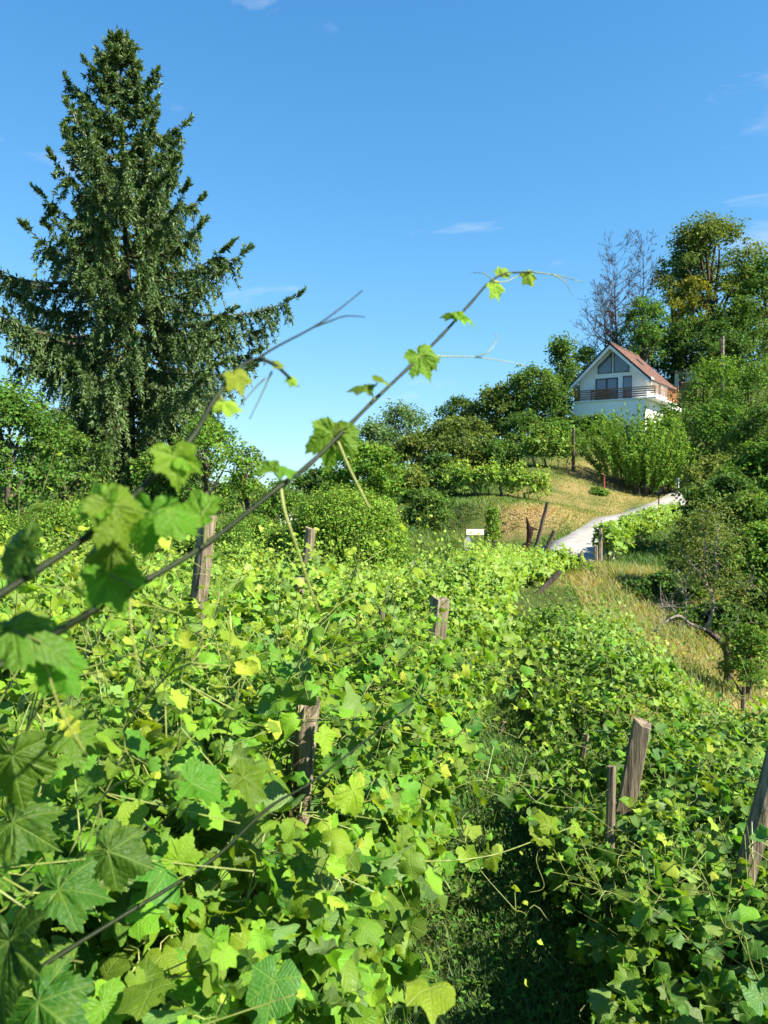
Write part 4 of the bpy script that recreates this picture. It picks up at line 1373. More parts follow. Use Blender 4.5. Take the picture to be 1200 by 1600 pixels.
# trees of the right-hand hollow, nearer
GR = 'trees in the hollow at the right'
tree('broadleaf_tree', 'olive-green tree hiding the far end of the road', 1118, 44, 718, 112, 'olive_tree', 13000, .18, .05, 'round', seed=40, group=GR, tint0=.12)
tree('broadleaf_tree', 'dark tree at the right edge just beyond the road', 1185, 38, 700, 130, 'mid_tree', 14000, .18, .05, 'round', seed=41, group=GR, tint0=-.05)
tree('broadleaf_tree', 'dark rounded tree below the hidden bend of the road', 1140, 30, 752, 150, 'dark_tree', 18000, .15, .05, 'round', seed=42, group=GR, tint0=.15)
tree('broadleaf_tree', 'yellowish leafy fruit tree in the middle of the right hollow', 1098, 22, 812, 120, 'olive_tree', 12000, .105, .2, 'round', seed=43, group=GR, tint0=.18)
tree('broadleaf_tree', 'leafy green tree at the right edge above the dry slope', 1190, 19, 825, 130, 'mid_tree', 20000, .10, .1, 'round', seed=44, group=GR, tint0=.1)
tree('shrub', 'low dark bush in shade left of the bare-limbed tree', 1045, 21, 905, 120, 'dark_tree', 12000, .10, .02, 'mound', seed=45, cat='shrub', group=GR, tint0=.1)
tree('shrub', 'dark undergrowth bush behind the bare-limbed tree trunk', 1120, 18, 950, 150, 'dark_tree', 14000, .095, .02, 'mound', seed=46, cat='shrub', group=GR, tint0=.02)
tree('sapling', 'small pale green round sapling beside the bare-limbed tree', 1172, 12.6, 978, 84, 'light_tree', 7000, .042, .28, 'round', seed=47, cat='tree', tint0=-.28)
# left side
GL = 'shrubs around the foot of the spruce'
tree('shrub', 'dark leafy shrub at the left edge before the spruce', 18, 18, 600, 150, 'mid_tree', 15000, .085, .05, 'round', seed=50, cat='shrub', group=GL, tint0=-.02)
tree('shrub', 'dark shrub between the left edge and the spruce trunk', 100, 21, 655, 130, 'dark_tree', 13000, .085, .05, 'round', seed=51, cat='shrub', group=GL, tint0=.2)
tree('shrub', 'light green airy shrub right of the spruce foot against the sky', 322, 21, 650, 130, 'light_tree', 9500, .075, .05, 'round', seed=52, cat='shrub', group=GL, clumps=80, spread=.12, tint0=-.1)
tree('shrub', 'slender wispy shrub at the right end of the spruce shrubs', 388, 19, 690, 70, 'light_tree', 4500, .07, .05, 'column', seed=53, cat='shrub', group=GL, tint0=-.05, clumps=60, spread=.12)
tree('shrub', 'dense green shrub at the foot of the spruce trunk', 250, 22, 705, 110, 'mid_tree', 9000, .08, .02, 'mound', seed=54, cat='shrub', group=GL, tint0=.05)
tree('shrub', 'low green shrub in the gap before the far valley clump', 440, 24, 752, 110, 'mid_tree', 8000, .08, .02, 'mound', seed=55, cat='shrub', tint0=.1)


def bare_tree(name, label, px, d, top_py, base_py, wpx, seed, lean=0.0, r0=0.16, cat='tree', mat='bare_bark', group=None, levels=4, up=0.8):
    rng = np.random.default_rng(seed)
    q = P(px, base_py, d)
    base = np.array((q[0], q[1], h1(q[0], q[1])))
    Ht = P(px, top_py, d)[2] - base[2]
    w = wpx / F * d
    root = thing(name, label, cat, base, group)
    tb = MB()
    stem = spline([(0, 0, -.2), (lean * w * .1, 0, Ht * .3), (lean * w * .25, 0, Ht * .62), (lean * w * .3, 0, Ht)], 5)
    tube(tb, stem, np.linspace(r0, r0 * .08, len(stem)), 7)
    tb.build('trunk', M[mat], root, smooth=True)

    def grow(mb, p, dr, L, r, lev):
        n = 4
        pts = [p]
        dd = dr
        for _ in range(n - 1):
            dd = unit(dd + rng.normal(0, .13, 3) + np.array((0, 0, up * .12)))
            pts.append(pts[-1] + dd * L / (n - 1))
        tube(mb, pts, np.maximum(np.linspace(r, r * .35, n), .016), 4 if lev < 2 else 3, cap=False)
        if lev >= levels:
            return
        for _ in range(4 if lev < 2 else 3):
            k = rng.integers(1, n)
            grow(mb, pts[k], unit(dd + rng.normal(0, .55, 3)), L * rng.uniform(.4, .65), r * .62, lev + 1)
    for b in range(36):
        k = int(len(stem) * (0.3 + 0.68 * b / 36))
        k = min(k, len(stem) - 1)
        a = b * 2.4
        dr = unit(np.array((math.cos(a), math.sin(a), 0.75)))
        mb = MB()
        grow(mb, stem[k], dr, w * 0.5 * rng.uniform(.6, 1.05) * (1.1 - 0.5 * b / 36), r0 * .35 * (1.1 - b / 40) * 1.4, 1)
        mb.build('branch', M[mat], root)
    return root


bare_tree('bare_tree', 'leafless grey tree with fine twigs rising behind the roof ridge', 968, 102, 398, 575, 100, 71, -0.3, .2)
bare_tree('bare_tree', 'tall slim leafless tree between the twiggy bare tree and the oak', 1002, 103, 384, 575, 70, 72, 0.1, .18)
bare_tree('bare_tree', 'low leafless tree spreading left over the roof of the house', 950, 100, 462, 575, 90, 73, -0.2, .14)


def fruit_tree():
    rng = np.random.default_rng(9)
    b = P(1137, 1072, 13.5)
    b[2] = h1(b[0], b[1])
    root = thing('fruit_tree', 'old crooked fruit tree with bare silvery limbs in the right hollow', 'tree', b)

    def pl(pts):
        return spline(np.array([P(*p) for p in pts]) - b, 4)
    mb = MB()
    t = pl([(1137, 1090, 13.5), (1138, 1030, 13.5), (1128, 1005, 13.5), (1103, 984, 13.6)])
    tube(mb, t, np.linspace(.085, .05, len(t)), 8, wob=.06, rng=rng)
    mb.build('trunk', M['bark'], root, smooth=True)
    for pts, r in (([(1103, 984, 13.6), (1112, 960, 13.6), (1114, 935, 13.7), (1098, 905, 13.8), (1080, 880, 13.9), (1058, 850, 14)], .032),
                   ([(1114, 935, 13.7), (1120, 900, 13.6), (1118, 865, 13.6), (1122, 820, 13.7)], .022),
                   ([(1110, 930, 13.7), (1100, 890, 13.9), (1102, 850, 13.8), (1098, 800, 13.8)], .02),
                   ([(1103, 984, 13.6), (1080, 975, 13.4), (1060, 962, 13.3), (1035, 975, 13.2), (1020, 990, 13.2)], .03),
                   ([(1060, 962, 13.3), (1045, 945, 13.3), (1028, 950, 13.2)], .014),
                   ([(1070, 968, 13.4), (1072, 930, 13.6), (1068, 900, 13.7)], .014),
                   ([(1130, 1008, 13.5), (1150, 975, 13.4), (1160, 930, 13.3), (1178, 900, 13.2)], .02)):
        lb = MB()
        c = pl(pts)
        tube(lb, c, np.linspace(r, r * .3, len(c)), 5)
        for _ in range(26):
            k = rng.integers(3, len(c))
            dr = unit(rng.normal(0, 1, 3) + (0, 0, .3))
            l2 = rng.uniform(.15, .5)
            tw = c[k] + np.outer(np.linspace(0, l2, 4), dr) + rng.normal(0, .02, (4, 3))
            tube(lb, tw, np.linspace(.006, .002, 4), 3, cap=False)
        lb.build('limb', M['silver_bark'], root)
    n = 3800
    cl = np.array([P(*p) for p in ((1100, 800, 13.9), (1120, 815, 13.8), (1085, 850, 14), (1140, 860, 13.4), (1130, 910, 13.4), (1075, 900, 14), (1060, 855, 14.1), (1160, 925, 13.3))]) - b
    ci = rng.integers(0, len(cl), n)
    pos = cl[ci] + rng.normal(0, .2, (n, 3))
    lb = MB()
    scatter(lb, *RHOMB, pos, frames(unit(rvec(rng, n) + (0, 0, .6)), rvec(rng, n)), rng.uniform(.035, .065, n), np.clip(rng.normal(.55, .2, n), 0, 1))
    lb.build('leaves', M['olive_tree'], root, kind='stuff')


fruit_tree()


def stem_bush(name, label, cx_px, d, top_py, wpx, seed, nst, per, ls, mat, cat='bush', depth=1.0, base_py=None, hfun=None, group=None, kind=None, tint0=0.0, lean=.35, stem=('cane', .008)):
    """a bush of many upright leafy stems"""
    rng = np.random.default_rng(seed)
    c = P(cx_px, 800, d)
    w = wpx / F * d * .5
    gz = h1(c[0], c[1])
    Ht = P(cx_px, top_py, d)[2] - gz
    base = np.array((c[0], c[1], gz))
    a = rng.uniform(0, 2 * PI, nst)
    rr = np.sqrt(rng.random(nst))
    sx, sy = rr * np.cos(a) * w, rr * np.sin(a) * w * depth
    g = H(sx + base[0], sy + base[1]) - gz
    hh = Ht * (1 if stem[0] == 'cane' else rng.uniform(.72, 1.03, nst)) * np.sqrt(np.clip(1 - rr ** 2.6 * .85, .1, 1)) * rng.uniform(.84, 1.04, nst) * (1 + .06 * wave(sx, sy, seed, .7))
    st = np.stack([sx * .8, sy * .8, g], -1)
    tp = np.stack([sx * (1 + lean * .4) + rng.normal(0, .06 if stem[0] == 'cane' else .5, nst), sy * (1 + lean * .4) + rng.normal(0, .06 if stem[0] == 'cane' else .5, nst), g + hh], -1)
    u = (rng.random((nst, per)) ** .6) if stem[0] == 'cane' else .22 + .78 * rng.random((nst, per)) ** .8
    pos = st[:, None] + (tp - st)[:, None] * u[..., None] + rng.normal(0, .035, (nst, per, 3))
    pos = pos.reshape(-1, 3)
    n = len(pos)
    out = unit(np.stack([pos[:, 0], pos[:, 1], 0.4 + 0 * pos[:, 0]], -1))
    nrm = unit(.5 * out + np.array((0, 0, .5)) + .7 * rvec(rng, n))
    tip = unit(np.array((0, 0, .55)) + .7 * rvec(rng, n))
    lf = MB()
    scatter(lf, *RHOMB, pos, frames(nrm, tip), ls * rng.uniform(.6, 1.25, n), np.clip(rng.normal(.42 + tint0, .17, n) + .25 * (u.ravel() > .92), 0, 1))
    sb = MB()
    for k in range(0, nst, 3):
        tube(sb, [st[k], tp[k]], (stem[1], stem[1] * .35), 3, cap=False)
    if kind:
        o = lf.build(name, M[mat], loc=base, kind=kind, label=label)
        return o
    root = thing(name, label, cat, base, group)
    lf.build('foliage', M[mat], root, kind='stuff')
    sb.build('stems', M[stem[0]], root, kind='stuff')
    return root


stem_bush('rounded_bush', 'rounded dense bush of upright fine-leaved stems behind the vines', 543, 15.5, 757, 196, 81, 1400, 46, .056, 'light_tree', tint0=-.02, depth=.8, lean=.1)
stem_bush('green_thicket', 'low fine-leaved green thicket left of the rounded bush', 385, 16.5, 806, 150, 82, 700, 40, .055, 'mid_tree', tint0=.15, depth=1.0)
stem_bush('green_thicket', 'low fine-leaved green thicket in the middle below the spruce', 260, 17.5, 800, 170, 83, 700, 40, .055, 'mid_tree', tint0=.1, depth=.9)
stem_bush('yellow_thicket', 'yellowish-green low thicket below the spruce on the left', 110, 16, 782, 210, 84, 900, 42, .055, 'light_tree', tint0=-.1, depth=.8)
stem_bush('yellow_thicket', 'yellowish-green low thicket at the left edge', -40, 15.5, 795, 180, 85, 700, 40, .055, 'light_tree', tint0=-.05, depth=.8)
stem_bush('large_shrub', 'large many-stemmed yellow-green bush on the lawn before the house', 994, 57, 630, 118, 93, 190, 120, .19, 'light_tree', cat='shrub', tint0=-.02, lean=1.2, stem=('bare_bark', .035))
stem_bush('lawn_tuft', 'small round green tuft alone on the straw-coloured lawn', 937, 51.5, 763, 26, 86, 120, 16, .12, 'mid_tree', cat='plant', tint0=.15)
stem_bush('grass_clump', 'clump of long strap-leaved grass at the upper end of the path', 850, 12.5, 975, 70, 87, 120, 22, .16, 'mid_tree', cat='plant', tint0=.25)
stem_bush('weed_clump', 'leafy weed clump under the thin leaning stake on the crest', 905, 24.2, 882, 50, 88, 90, 24, .09, 'mid_tree', cat='plant', tint0=.1)

# ------------------------------------------------------------------ sapling with guard, signs, stump
def small_things():
    rng = np.random.default_rng(3)
    b = P(769, 868, 33)
    b[2] = h1(b[0], b[1])
    root = thing('young_tree', 'slim young tree behind the white sign, tied in a dark guard', 'tree', b)
    top = P(769, 793, 33)[2] - b[2]
    mb = MB()
    tube(mb, [(0, 0, -.1), (.02, 0, top * .5), (0, 0, top)], (.022, .016, .006), 6)
    mb.build('trunk', M['bare_bark'], root)
    n = 1300
    z = rng.uniform(.35, 1.0, n) * top
    a = rng.uniform(0, 2 * PI, n)
    r = .42 * np.sqrt(rng.random(n)) * (1.1 - .5 * z / top)
    pos = np.stack([r * np.cos(a), r * np.sin(a), z], -1)
    lb = MB()
    scatter(lb, *RHOMB, pos, frames(unit(rvec(rng, n) + (0, 0, .5)), rvec(rng, n)), rng.uniform(.08, .13, n), np.clip(rng.normal(.5, .2, n), 0, 1))
    lb.build('leaves', M['light_tree'], root, kind='stuff')
    gd = MB()
    for k in range(10):
        a = k / 10 * 2 * PI
        tube(gd, [(.26 * math.cos(a), .26 * math.sin(a), 0), (.26 * math.cos(a), .26 * math.sin(a), .62)], .012, 4)
    for zz in (.12, .34, .56):
        ring = [(.265 * math.cos(k / 16 * 2 * PI), .265 * math.sin(k / 16 * 2 * PI), zz) for k in range(17)]
        tube(gd, ring, .014, 4, cap=False)
    gd.build('tree_guard', M['net'], root)
    sk = MB()
    tube(sk, [(-.17, -.25, -.1), (-.17, -.25, 1.05)], .03, 6)
    sk.build('support_stake', M['post_dark'], root)

    # white direction board on a grey pole
    b = P(730, 868, 31)
    b[2] = h1(b[0], b[1])
    root = thing('road_sign', 'blank white board sign with grey plate below, at the foot of the bank', 'sign', b)
    zt = P(730, 827, 31)[2] - b[2]
    mb = MB()
    box(mb, (-.03, -.02, zt - .22), (.66, .02, zt), .5)
    mb.build('board', M['white_paint'], root)
    mb = MB()
    tube(mb, [(0, .045, -.2), (0, .045, zt - .02)], .025, 8)
    mb.build('pole', M['metal'], root)
    oc = [(.17 * math.cos(k / 10 * 2 * PI) * .95, .30 * math.sin(k / 10 * 2 * PI)) for k in range(10)]
    mb = MB()
    prism(mb, [(x + .02, z + zt - .58) for x, z in oc], -.045, -.02)
    mb.build('plate', M['grey_plate'], root)

    # blue plate on a pale pole by the road
    b = P(1060, 792, 49)
    b[2] = h1(b[0], b[1])
    root = thing('blue_sign', 'small blue plate on a pale pole where the road disappears', 'sign', b)
    zt = P(1060, 747, 49)[2] - b[2]
    mb = MB()
    box(mb, (-.15, -.03, zt - .2), (.15, -.005, zt))
    mb.build('plate', M['blue_paint'], root)
    mb = MB()
    tube(mb, [(0, .02, -.2), (0, .02, zt)], .035, 8)
    mb.build('pole', M['white_paint'], root)
    # dark-headed post
    b = P(1029, 803, 44)
    b[2] = h1(b[0], b[1])
    root = thing('marker_post', 'dark-headed thin post at the roadside left of the blue plate', 'post', b)
    zt = P(1029, 768, 44)[2] - b[2]
    mb = MB()
    tube(mb, [(0, 0, -.2), (0, 0, zt - .1)], .035, 7)
    mb.build('shaft', M['post_dark'], root)
    mb = MB()
    tube(mb, [(0, 0, zt - .26), (0, 0, zt - .2), (0, 0, zt - .03), (0, 0, zt)], (.07, .15, .15, .06), 9)
    mb.build('head', M['net'], root)

    # black broken stump on the bank
    b = P(826, 866, 31)
    b[2] = h1(b[0], b[1])
    root = thing('broken_stump', 'blackened broken tree stump with jagged top before the brown bank', 'tree stump', b)
    zt = P(830, 808, 31)[2] - b[2]
    mb = MB()
    tube(mb, [(-.10, 0, -.2), (-.12, 0, zt * .25), (-.02, 0, zt * .45), (.03, 0, zt * .66), (.02, 0, zt * .80)], (.15, .12, .09, .13, .12), 9, wob=.15, rng=rng)
    mb.build('trunk', M['black_wood'], root)
    for pts, r in (([(.0, 0, zt * .76), (-.06, 0, zt * .9), (-.10, .0, zt)], .09), ([(.03, 0, zt * .70), (.2, 0, zt * .76), (.36, -.02, zt * .73)], .10), ([(-.08, 0, zt * .42), (-.22, 0, zt * .40), (-.27, 0, zt * .22)], .07),
                   ([(.0, 0, zt * .5), (.14, 0, zt * .44)], .07)):
        mb = MB()
        tube(mb, pts, np.linspace(r, .02, len(pts)), 7, wob=.15, rng=rng)
        mb.build('branch_stub', M['black_wood'], root)
    b = P(803, 894, 26)
    b[2] = h1(b[0], b[1])
    zt = P(805, 868, 26)[2] - b[2]
    mb = MB()
    tube(mb, [(-.1, 0, -.1), (-.02, 0, zt * .6), (.05, 0, zt)], (.13, .12, .10), 8, wob=.1, rng=rng)
    tag(mb.build('dark_stump', M['black_wood'], loc=b), 'short dark stump leaning out of the far end of the vines', 'tree stump')


small_things()


# ------------------------------------------------------------------ the house
def build_house():
    fl = P(906, 672, 80)
    a = rad(34)
    gz = min(h1(fl[0], fl[1]), P(906, 672, 80)[2])
    deck = P(906, 629, 80)[2]
    root = thing('house', 'white gabled house with red-brown roof and wooden balcony on the hill', 'house', (fl[0], fl[1], deck), rotz=-a)
    # local axes: x along the facade (left to right), y away from the viewer into the house, z up; z=0 is the balcony floor
    Wd, Dp = 6.75, 8.0
    ez, rz, cx = 2.15, 5.35, Wd / 2          # wall height at the eaves, ridge height
    lowz = gz - deck - 1.5

    def part(name, fn, mat, parent=root, **k):
        mb = MB()
        fn(mb)
        return mb.build(name, M[mat], parent, **k)
    sl = (rz - ez) / cx
    part('wall', lambda m: prism(m, [(0, -0.02), (Wd, -0.02), (Wd, ez), (cx, rz), (0, ez)], 0.0, Dp), 'plaster')
    part('lower_storey', lambda m: box(m, (-0.15, -1.25, lowz), (Wd + 0.2, Dp - 0.1, -0.16)), 'plaster')
    part('balcony_slab', lambda m: box(m, (-0.25, -1.38, -0.157), (Wd + 1.25, Dp * 0.95, -0.023)), 'soffit')
    # roof: two slopes with courses of tiles, each course a step
    ov, fr, bk = 0.72, -1.05, Dp + 1.0
    for s in (-1, 1):
        def slope(m, s=s):
            poly = [(cx, rz + 0.02), (cx, rz + 0.20), (cx + s * (cx + ov), rz + 0.20 - sl * (cx + ov)), (cx + s * (cx + ov), rz + 0.02 - sl * (cx + ov))]
            prism(m, poly if s < 0 else poly[::-1], fr, bk)
        rf = part('roof', slope, 'soffit')

        def tiles(m, s=s):
            n = 17
            Ls = (cx + ov + 0.05)
            rng = np.random.default_rng(5)
            cols = 34
            ys = np.linspace(fr + 0.02, bk - 0.02, cols + 1)
            for i in range(n):
                x0, x1 = Ls * i / n, Ls * (i + 1.06) / n
                for j in range(cols):
                    jz = rng.uniform(0, .018)
                    z0, z1 = rz + 0.215 - sl * x0 + jz, rz + 0.265 - sl * x1 + jz
                    ya, yb = ys[j] + .012, ys[j + 1] - .012
                    ym = (ya + yb) / 2
                    X0, X1 = cx + s * x0, cx + s * x1
                    m.add([(X0, ya, z0), (X0, ym, z0 + .03), (X0, yb, z0), (X1, ya, z1), (X1, ym, z1 + .03), (X1, yb, z1), (X1, ya, z1 - .05), (X1, yb, z1 - .05)],
                          [(0, 1, 4, 3), (1, 2, 5, 4)] if s < 0 else [(3, 4, 1, 0), (4, 5, 2, 1)])
                    b_ = m.n - 8
                    m.q.append(np.array([(3, 4, 5, 7)]) + b_)
                    m.t.append(np.array([(3, 7, 6)]) + b_)
        part('tiles', tiles, 'tile', rf, kind='stuff')

        def fascia(m, s=s):
            x1 = cx + ov
            poly = [(cx, rz + 0.30), (cx + s * x1, rz + 0.30 - sl * x1), (cx + s * x1, rz + 0.06 - sl * x1), (cx, rz + 0.06)]
            prism(m, poly if s > 0 else poly[::-1], fr - 0.045, fr - 0.004)
        part('bargeboard', fascia, 'fascia')

        def white_b(m, s=s):
            x1 = cx + ov - 0.02
            poly = [(cx, rz + 0.055), (cx + s * x1, rz + 0.055 - sl * x1), (cx + s * x1, rz - 0.25 - sl * x1), (cx, rz - 0.30)]
            prism(m, poly if s > 0 else poly[::-1], fr - 0.03, fr + 0.10)
        part('gable_trim', white_b, 'soffit')

        def gut(m, s=s):
            x1 = cx + ov + 0.06
            z = rz + 0.10 - sl * (cx + ov)
            tube(m, [(cx + s * x1, fr, z), (cx + s * x1, bk, z)], .07, 7)
        part('gutter', gut, 'fascia')
        part('eave_bracket', lambda m, s=s: box(m, (cx + s * (cx + .36) - .36, fr + .1, ez - .44), (cx + s * (cx + .36) + .30, 0.0, ez - .20)), 'soffit')
    part('ridge_cap', lambda m: tube(m, [(cx, fr, rz + .27), (cx, bk, rz + .27)], .11, 8), 'tile')

    def skylight(m):
        x0, x1 = cx + 1.1, cx + 1.75
        zz = lambda x: rz + .30 - sl * (x - cx)
        m.add([(x0, 4.0, zz(x0)), (x1, 4.0, zz(x1)), (x1, 4.8, zz(x1)), (x0, 4.8, zz(x0)), (x0, 4.0, zz(x0) + .07), (x1, 4.0, zz(x1) + .07), (x1, 4.8, zz(x1) + .07), (x0, 4.8, zz(x0) + .07)], BOXF)
    part('skylight', skylight, 'frame')

    # windows: frame bars proud of the wall, glass inside
    def opening(name, poly, glassname='pane', curtain=True, mull=None):
        ctr = np.mean(poly, 0)

        def fr_(m):
            n = len(poly)
            for i in range(n):
                p, q = np.array(poly[i]), np.array(poly[(i + 1) % n])
                ip, iq = p + (ctr - p) * .11, q + (ctr - q) * .11
                pts = [tuple(p), tuple(q), tuple(iq), tuple(ip)]
                prism(m, pts, -.06 - .002 * i, -.004)
            if mull:
                for x in mull:
                    box(m, (x - .09, -.058, min(z for _, z in poly) + .05), (x + .09, -.006, max(z for _, z in poly) - .05))
        w = part(name, fr_, 'frame')
        ins = [tuple(np.array(p) + (ctr - np.array(p)) * .08) for p in poly]
        part(glassname, lambda m: prism(m, ins, -.03, -.01), 'glass', w)
        return w
    opening('gable_window', [(1.85, 2.75), (3.28, 2.75), (3.28, 4.85), (1.85, 3.55)])
    opening('gable_window', [(3.44, 2.75), (5.0, 2.75), (5.0, 3.50), (3.44, 4.85)])
    opening('sliding_door', [(1.62, 0.0), (3.9, 0.0), (3.9, 2.28), (1.62, 2.28)], mull=(2.76,))
    opening('balcony_door', [(4.4, 0.0), (5.28, 0.0), (5.28, 2.35), (4.4, 2.35)])
    # pale curtains behind the lower panes of the sliding door
    # right side wall: narrow window, rear porch
    def side(m):
        box(m, (Wd + .002, 4.3, .25), (Wd + .06, 4.95, 2.0))
    part('side_window', side, 'grey_plate')

    # railing: posts, rails, plank infill
    rail = thing('balcony_railing', '', '', (0, 0, 0))
    del rail['label'], rail['category']
    rail.parent = root
    zs = (.16, .38, .60, .82, 1.0)
    for k, z in enumerate(zs):
        part('rail', lambda m, z=z: box(m, (-.12, -1.31, z - .05), (Wd + 1.08, -1.25, z + .05)), 'wood', rail)
        part('rail', lambda m, z=z: box(m, (Wd + 1.09, -1.26, z - .03), (Wd + 1.15, Dp * .62, z + .03)), 'wood', rail)
    for x in (-.12, 1.55, 3.25, 4.95, Wd + 1.05):
        part('rail_post', lambda m, x=x: box(m, (x, -1.248, -.02), (x + .09, -1.16, 1.05)), 'wood', rail)
    for k in range(4):
        part('infill_board', lambda m, k=k: box(m, (1.62, -1.245, .08 + k * .23), (3.6, -1.22, .26 + k * .23)), 'wood', rail)
    # rear porch in honey-coloured wood
    for z in (.25, .5, .75, 1.0):
        part('porch_rail', lambda m, z=z: box(m, (Wd + .3, Dp * .86, z - .07), (Wd + 1.2, Dp * .86 + .08, z + .07)), 'wood_light')
    part('porch_post', lambda m: box(m, (Wd + 1.02, Dp * .93, -.02), (Wd + 1.18, Dp * .95, 2.0)), 'wood')
    part('porch_wall', lambda m: box(m, (Wd - .6, Dp + .004, -.15), (Wd + .55, Dp + 1.7, 1.95)), 'wood')
    part('terrace', lambda m: box(m, (Wd + .204, 5.5, -.6), (Wd + 1.0, Dp + 1.9, -.16)), 'plaster')

    # shed with a flat roof and a wood pile beyond the house
    s0 = P(1054, 606, 92)
    sz = h1(s0[0], s0[1])
    tz = P(1060, 578, 92)[2]
    sh = thing('shed', 'low grey shed with flat roof behind the right side of the house', 'shed', (s0[0], s0[1], sz), rotz=-a)
    hh = max(tz - sz, 1.8)
    part('wall', lambda m: box(m, (0, 0, -.6), (2.4, 2.4, hh - .3)), 'grey_shed', sh)
    part('roof', lambda m: box(m, (-.4, -.4, hh - .298), (3.0, 2.8, hh - .1)), 'post_dark', sh)
    part('door', lambda m: box(m, (.5, -.05, -.5), (1.2, -.004, hh - .5)), 'fascia', sh)
    rng = np.random.default_rng(4)
    p0 = P(1064, 612, 88)
    pz = h1(p0[0], p0[1])
    wp = thing('wood_pile', 'stacked split firewood beside the grey shed right of the house', 'wood pile', (p0[0], p0[1], pz), rotz=-a)
    for r in range(9):
        for k in range(7):
            lg = MB()
            tube(lg, [(k * .26 + .13 * (r % 2), 0, r * .24 + .1), (k * .26 + .13 * (r % 2), .6 + rng.uniform(-.1, .1), r * .24 + .1)], .12 * rng.uniform(.8, 1.05), 6, wob=.08, rng=rng)
            lg.build('log', M['log'], wp)


build_house()
tree('shrub', 'leafy bush hiding the foot of the white house wall', 930, 76, 652, 70, 'mid_tree', 6000, .2, .03, 'mound', seed=61, cat='shrub', tint0=.1)
tree('shrub', 'leafy bush under the right end of the balcony', 1040, 67, 634, 84, 'light_tree', 6500, .2, .03, 'mound', seed=63, cat='shrub', tint0=-.1)
tree('shrub', 'bush at the left foot of the house below the balcony corner', 893, 78, 652, 50, 'dark_tree', 4500, .2, .03, 'mound', seed=62, cat='shrub', tint0=.1)

# ------------------------------------------------------------------ grass
def grass_mesh(n, xy, hgt, wid, dry, seed):
    rng = np.random.default_rng(seed)
    x, y = xy[:, 0], xy[:, 1]
    z = H(x, y)
    n = len(x)
    a = rng.uniform(0, 2 * PI, n)
    ln = rng.uniform(.15, 1.1, n)
    d = np.stack([np.cos(a), np.sin(a), 0 * a], -1)
    s = np.stack([-np.sin(a), np.cos(a), 0 * a], -1)
    b = np.stack([x, y, z - .01], -1)
    h = hgt * rng.uniform(.5, 1.25, n)
    m1 = b + np.array((0, 0, 1.0)) * (h * .45)[:, None] + d * (h * ln * .15)[:, None]
    t = b + np.array((0, 0, 1.0)) * (h * .95)[:, None] + d * (h * ln)[:, None]
    w = (wid * rng.uniform(.6, 1.3, n))[:, None]
    V = np.stack([b, m1 + s * w * .5, t, m1 - s * w * .5], 1)
    f4 = np.arange(n)[:, None] * 4 + np.array([0, 1, 2, 3])
    return V.reshape(-1, 3), f4, np.repeat(np.clip(dry + rng.normal(0, .13, n), 0, 1), 4)


def grass(name, label, xy, hgt, wid, dry, seed):
    v, f4, t = grass_mesh(len(xy), xy, hgt, wid, dry, seed)
    mb = MB().add(v, f4, t)
    mb.build(name, M['grass'], kind='stuff', label=label)


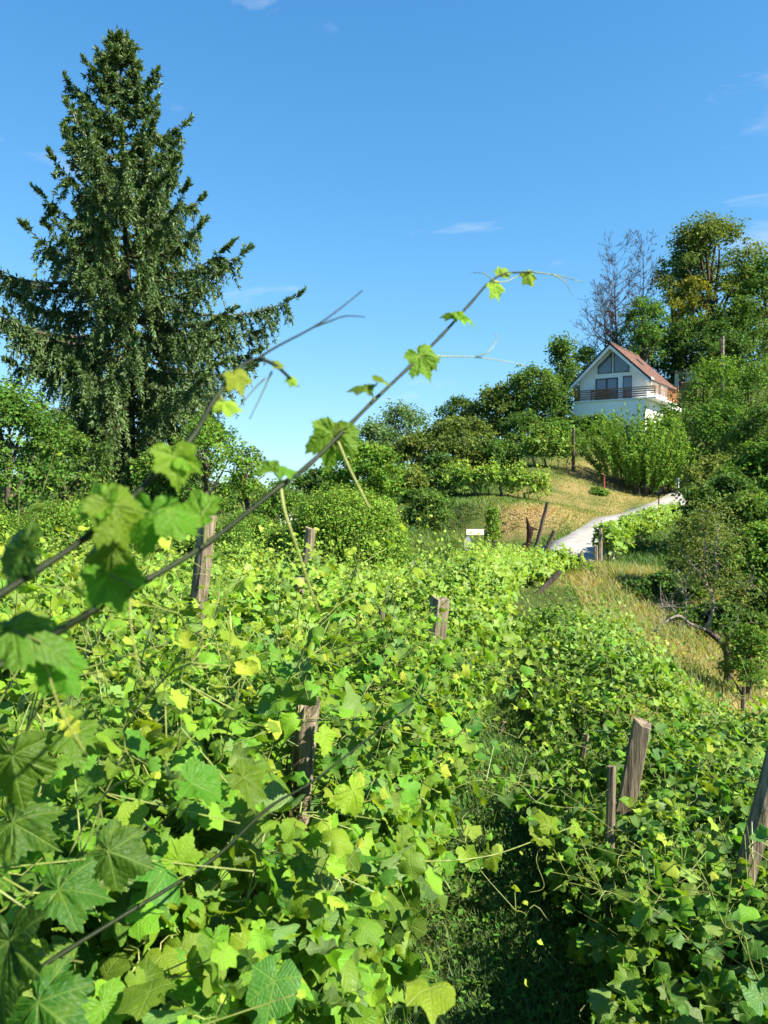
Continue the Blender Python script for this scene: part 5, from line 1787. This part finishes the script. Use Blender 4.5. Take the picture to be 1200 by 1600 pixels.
def build_grass():
    rng = np.random.default_rng(21)
    # path between the rows
    n = 60000
    y = 1.6 + 12.5 * rng.random(n) ** 1.5
    x = row_x(0.12, y) + rng.normal(0, .48, n)
    grass('path_grass', 'short green grass on the path between the vine rows', np.stack([x, y], -1), .10 + .05 * wave(x, y, 2, .5), 
              .0045 + .0005 * y, .10 + .2 * wave(x, y, 1, .6), 1)
    # broad-leaved weeds on the path
    n = 14000
    y = 1.8 + 10 * rng.random(n) ** 1.4
    x = row_x(0.15, y) + rng.normal(0, .5, n)
    pos = np.stack([x, y, H(x, y) + rng.uniform(.02, .10, n)], -1)
    mb = MB()
    scatter(mb, *RHOMB, pos, frames(unit(rvec(rng, n) * .6 + (0, 0, 1)), rvec(rng, n)), rng.uniform(.02, .05, n), np.clip(rng.normal(.35, .2, n), 0, 1))
    mb.build('path_weeds', M['mid_tree'], kind='stuff', label='small broad-leaved weeds on the grass path')
    # dry slope on the right
    n = 70000
    y = 4.5 + 23 * rng.random(n) ** .8
    x = row_x(1.5, y) + rng.random(n) * (7.5 - .05 * y)
    d = dryness(x, y)
    grass('slope_grass', 'tall half-dry grass on the slope right of the vines', np.stack([x, y], -1), .07 + .11 * d, .006 + .0008 * y, d, 2)
    n = 6000
    y = 12 + 14 * rng.random(n)
    x = row_x(1.7, y) + rng.random(n) * 3.2
    grass('seed_heads', 'reddish straw seed heads on the slope', np.stack([x, y], -1), .34 + 0 * x, .008 + .0005 * y, .72 + .2 * wave(x, y, 3, 1), 3)
    n = 9000
    y = 5 + 21 * rng.random(n)
    x = row_x(1.5, y) + rng.random(n) * 7
    keep = wave(x, y, 9.0, 1.3) > 0.1
    x, y = x[keep], y[keep]
    n = len(x)
    pos = np.stack([x, y, H(x, y) + rng.uniform(.03, .25, n)], -1)
    mb = MB()
    scatter(mb, *RHOMB, pos, frames(unit(rvec(rng, n) * .8 + (0, 0, 1)), rvec(rng, n)), rng.uniform(.05, .11, n), np.clip(rng.normal(.5, .2, n), 0, 1))
    mb.build('slope_weeds', M['light_tree'], kind='stuff', label='patches of leafy weeds in the grass of the slope')
    # lawn and banks by the road
    n = 80000
    y = 28 + 42 * rng.random(n)
    x = 1.0 + rng.random(n) * 26
    k = (road_dist(x, y) > RW - .12 * rng.random(n)) & (x / y < .56)
    x, y = x[k], y[k]
    d = dryness(x, y)
    hb = .09 + .10 * np.clip((48 - y) / 12, 0, 1) + .12 * np.clip((6 - np.abs(x - 5)) / 6, 0, 1)
    grass('lawn_grass', 'mown half-dry grass of the lawn and bank by the road', np.stack([x, y], -1), hb, .05 + 0 * x, d, 4)
    # under the vines and between rows
    n = 14000
    y = 1.5 + 20 * rng.random(n)
    x = row_x(-9, y) + 12.5 * rng.random(n)
    grass('row_grass', 'grass under the vine rows', np.stack([x, y], -1), .16 + 0 * x, .016 + 0 * x, .2 + 0 * x, 5)
    # hollow under the right-hand trees and the far slope
    n = 22000
    y = 11 + 26 * rng.random(n)
    x = y * (.28 + .3 * rng.random(n))
    grass('hollow_grass', 'rough grass in the hollow under the right-hand trees', np.stack([x, y], -1), .28 + 0 * x, .03 + 0 * x, dryness(x, y), 6)


build_grass()
print('objects', len(bpy.data.objects), 'tris', sum(sum(len(p) for p in [o.data.polygons]) * (2 if o.data.users < 2 else 0) for o in bpy.data.objects if o.type == 'MESH'))
